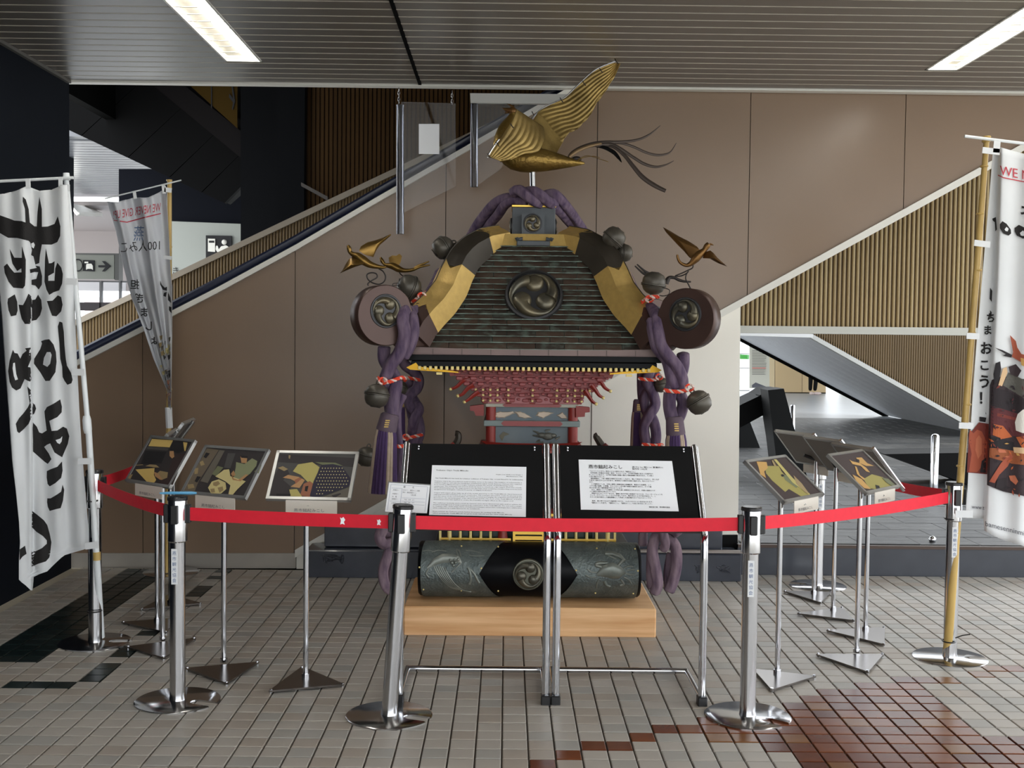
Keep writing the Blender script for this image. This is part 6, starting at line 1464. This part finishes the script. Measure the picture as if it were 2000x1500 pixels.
pics = [('red', [(145, 850), (165, 835), (200, 790), (258, 800), (258, 870), (243, 1072), (135, 1062)]), ('skin2', [(150, 830), (170, 850), (190, 830), (215, 840), (245, 900), (240, 1000), (190, 1060), (145, 1060), (160, 960), (145, 890)]), ('skin', [(185, 880), (200, 860), (215, 880), (215, 960), (195, 990), (180, 940)]), ('deep', [(215, 1000), (240, 980), (238, 1064), (205, 1062)]), ('black', [(203, 760), (240, 765), (235, 790), (205, 785)]),
        ('dark', [(258, 590), (270, 560), (330, 540), (470, 560), (700, 700), (700, 1250), (444, 1190), (330, 1165), (243, 1130), (250, 900)]), ('grey', [(330, 590), (360, 520), (444, 560), (560, 640), (560, 700), (444, 660)]), ('deep', [(265, 600), (360, 620), (480, 690), (480, 760), (270, 700)]), ('maroon', [(265, 700), (400, 740), (480, 780), (480, 870), (262, 860)]),
        ('red', [(300, 740), (420, 770), (418, 785), (298, 757)]), ('orange', [(280, 800), (330, 810), (380, 870), (330, 880), (275, 860)]), ('white', [(395, 790), (410, 745), (440, 720), (520, 740), (520, 830), (440, 850), (400, 835)]), ('orange', [(400, 870), (520, 860), (520, 930), (440, 940)]),
        ('black', [(265, 870), (310, 875), (390, 900), (385, 945), (300, 930), (262, 920)]), ('wood', [(258, 930), (300, 930), (560, 975), (560, 1035), (380, 1015), (255, 980)]), ('skin', [(300, 935), (340, 940), (350, 955), (310, 955)]), ('tan', [(385, 925), (480, 930), (480, 965), (390, 955)]), ('skin2', [(320, 1010), (370, 960), (385, 975), (355, 1030), (310, 1075), (285, 1120), (255, 1112)]), ('skin', [(362, 1080), (395, 1078), (412, 1110), (400, 1130), (370, 1105)]),
        ('deep', [(300, 1100), (350, 1090), (350, 1165), (290, 1145)]), ('black', [(290, 470), (315, 460), (320, 500), (310, 560), (285, 590), (278, 530)]), ('tan', [(330, 500), (350, 490), (355, 520), (325, 595), (305, 590)]), ('dark', [(360, 490), (400, 475), (430, 510), (410, 545), (370, 530)]), ('skin2', [(368, 318), (400, 350), (408, 385), (430, 420), (470, 430), (480, 470), (430, 465), (395, 445), (378, 435), (385, 410), (378, 370)]), ('gold', [(425, 440), (460, 450), (450, 490), (430, 480)]),
        ('black', [(285, 385), (330, 400), (380, 425), (375, 440), (330, 430), (345, 420), (310, 400)])]
for i, (col, pl) in enumerate(pics):
    printed('picture_patch', [[q3(x, y) for x, y in pl]], f3(.007+i*.00035), PR[col], c3, cut=7)
_bp = [(1935, 760), (1960, 742), (2110, 800), (2110, 985), (1990, 968), (1932, 946)]
_k = 0
while _k < 110:
    x, y = random.uniform(1930, 2110), random.uniform(742, 985)
    if not inside((x, y), _bp): continue
    _k += 1; a = random.uniform(0, pi); w, h = random.uniform(2, 8), random.uniform(1, 3.2); ca, sa = math.cos(a), math.sin(a)
    col = random.choice(('dark', 'deep', 'maroon', 'black', 'red') if y < 850 else ('orange', 'gold', 'red', 'skin', 'deep', 'dark') if y < 905 else ('skin2', 'wood', 'deep', 'orange', 'black'))
    printed('picture_patch', [[(x+ca*w, y+sa*w), (x-sa*h, y+ca*h), (x-ca*w, y-sa*w), (x+sa*h*.7, y-ca*h*.7)]], f3(.0165+_k*.00002), PR[col], c3)
printed('picture_patch', [[(1898, 843), (1932, 838), (1928, 926), (1889, 922)]], f3(.0062), PR['red'], c3, cut=6)
textobj('banner_text', 'www.tsubamesenninmikoshi', lambda u, v: o3(1897+u*11.5, 991+u*2.6-v*14), M_inkg, c3, cut=.2) if False else None
textobj('banner_text', 'www.t', lambda u, v: o3(1898+u*9, 993+u*1-v*11), M_inkg, c3, cut=.2)
textobj('banner_text', 'bamesenninmikoshi', lambda u, v: o3(1924+u*13.5, 1027+u*3.4-v*14), M_inkg, c3, cut=.2)
gq = G(1849, 1285)
MB().tube([gq+V((0, .0, .015)), at(1853, 1240, 5.60), at(1868, 1040, 5.62), at(1888, 780, 5.62), at(1905, 560, 5.62), at(1916, 420, 5.62), at(1927, 272, 5.62)], [.021, .021, .0185, .0175, .0165, .0155, .0135], 14).build('bamboo_pole', M_bamboo, b3)
for x, y in ((1927, 268), (1926, 276), (1922, 325), (1914, 418), (1910, 528), (1898, 650), (1889, 790), (1876, 910), (1867, 1040), (1857, 1180)):
    MB().tube([at(x, y+2, 5.62), at(x, y, 5.62), at(x, y-2, 5.62)], [.0175, .0205, .0175] if y > 300 else [.018, .021, .018], 14).build('bamboo_node', M_bamboo, b3)
MB().tube([at(1884, 266, 5.58), at(2160, 300, 5.58)], .0075, 8).build('top_rod', M_wpole, b3)
for a in ((1948, 275, 1946, 298, 13), (1919, 293, 1953, 297, 12), (1903, 474, 1934, 478, 12), (1888, 656, 1913, 657, 12), (1873, 831, 1901, 832, 12), (1866, 1004, 1900, 1004, 14)): strip(*a, 5.50, b3)
tie(1857, 1013, 22, 5.63, 'upper black cable tie on the bamboo pole of the right banner')
t2 = tie(1853, 1252, 24, 5.61, 'lower black cable tie with a loose tail on the bamboo pole')
MB().tube([at(1866, 1246, 5.58), at(1880, 1241, 5.56), at(1895, 1239, 5.55)], .003, 6).build('tie_tail', M_sblk, t2)
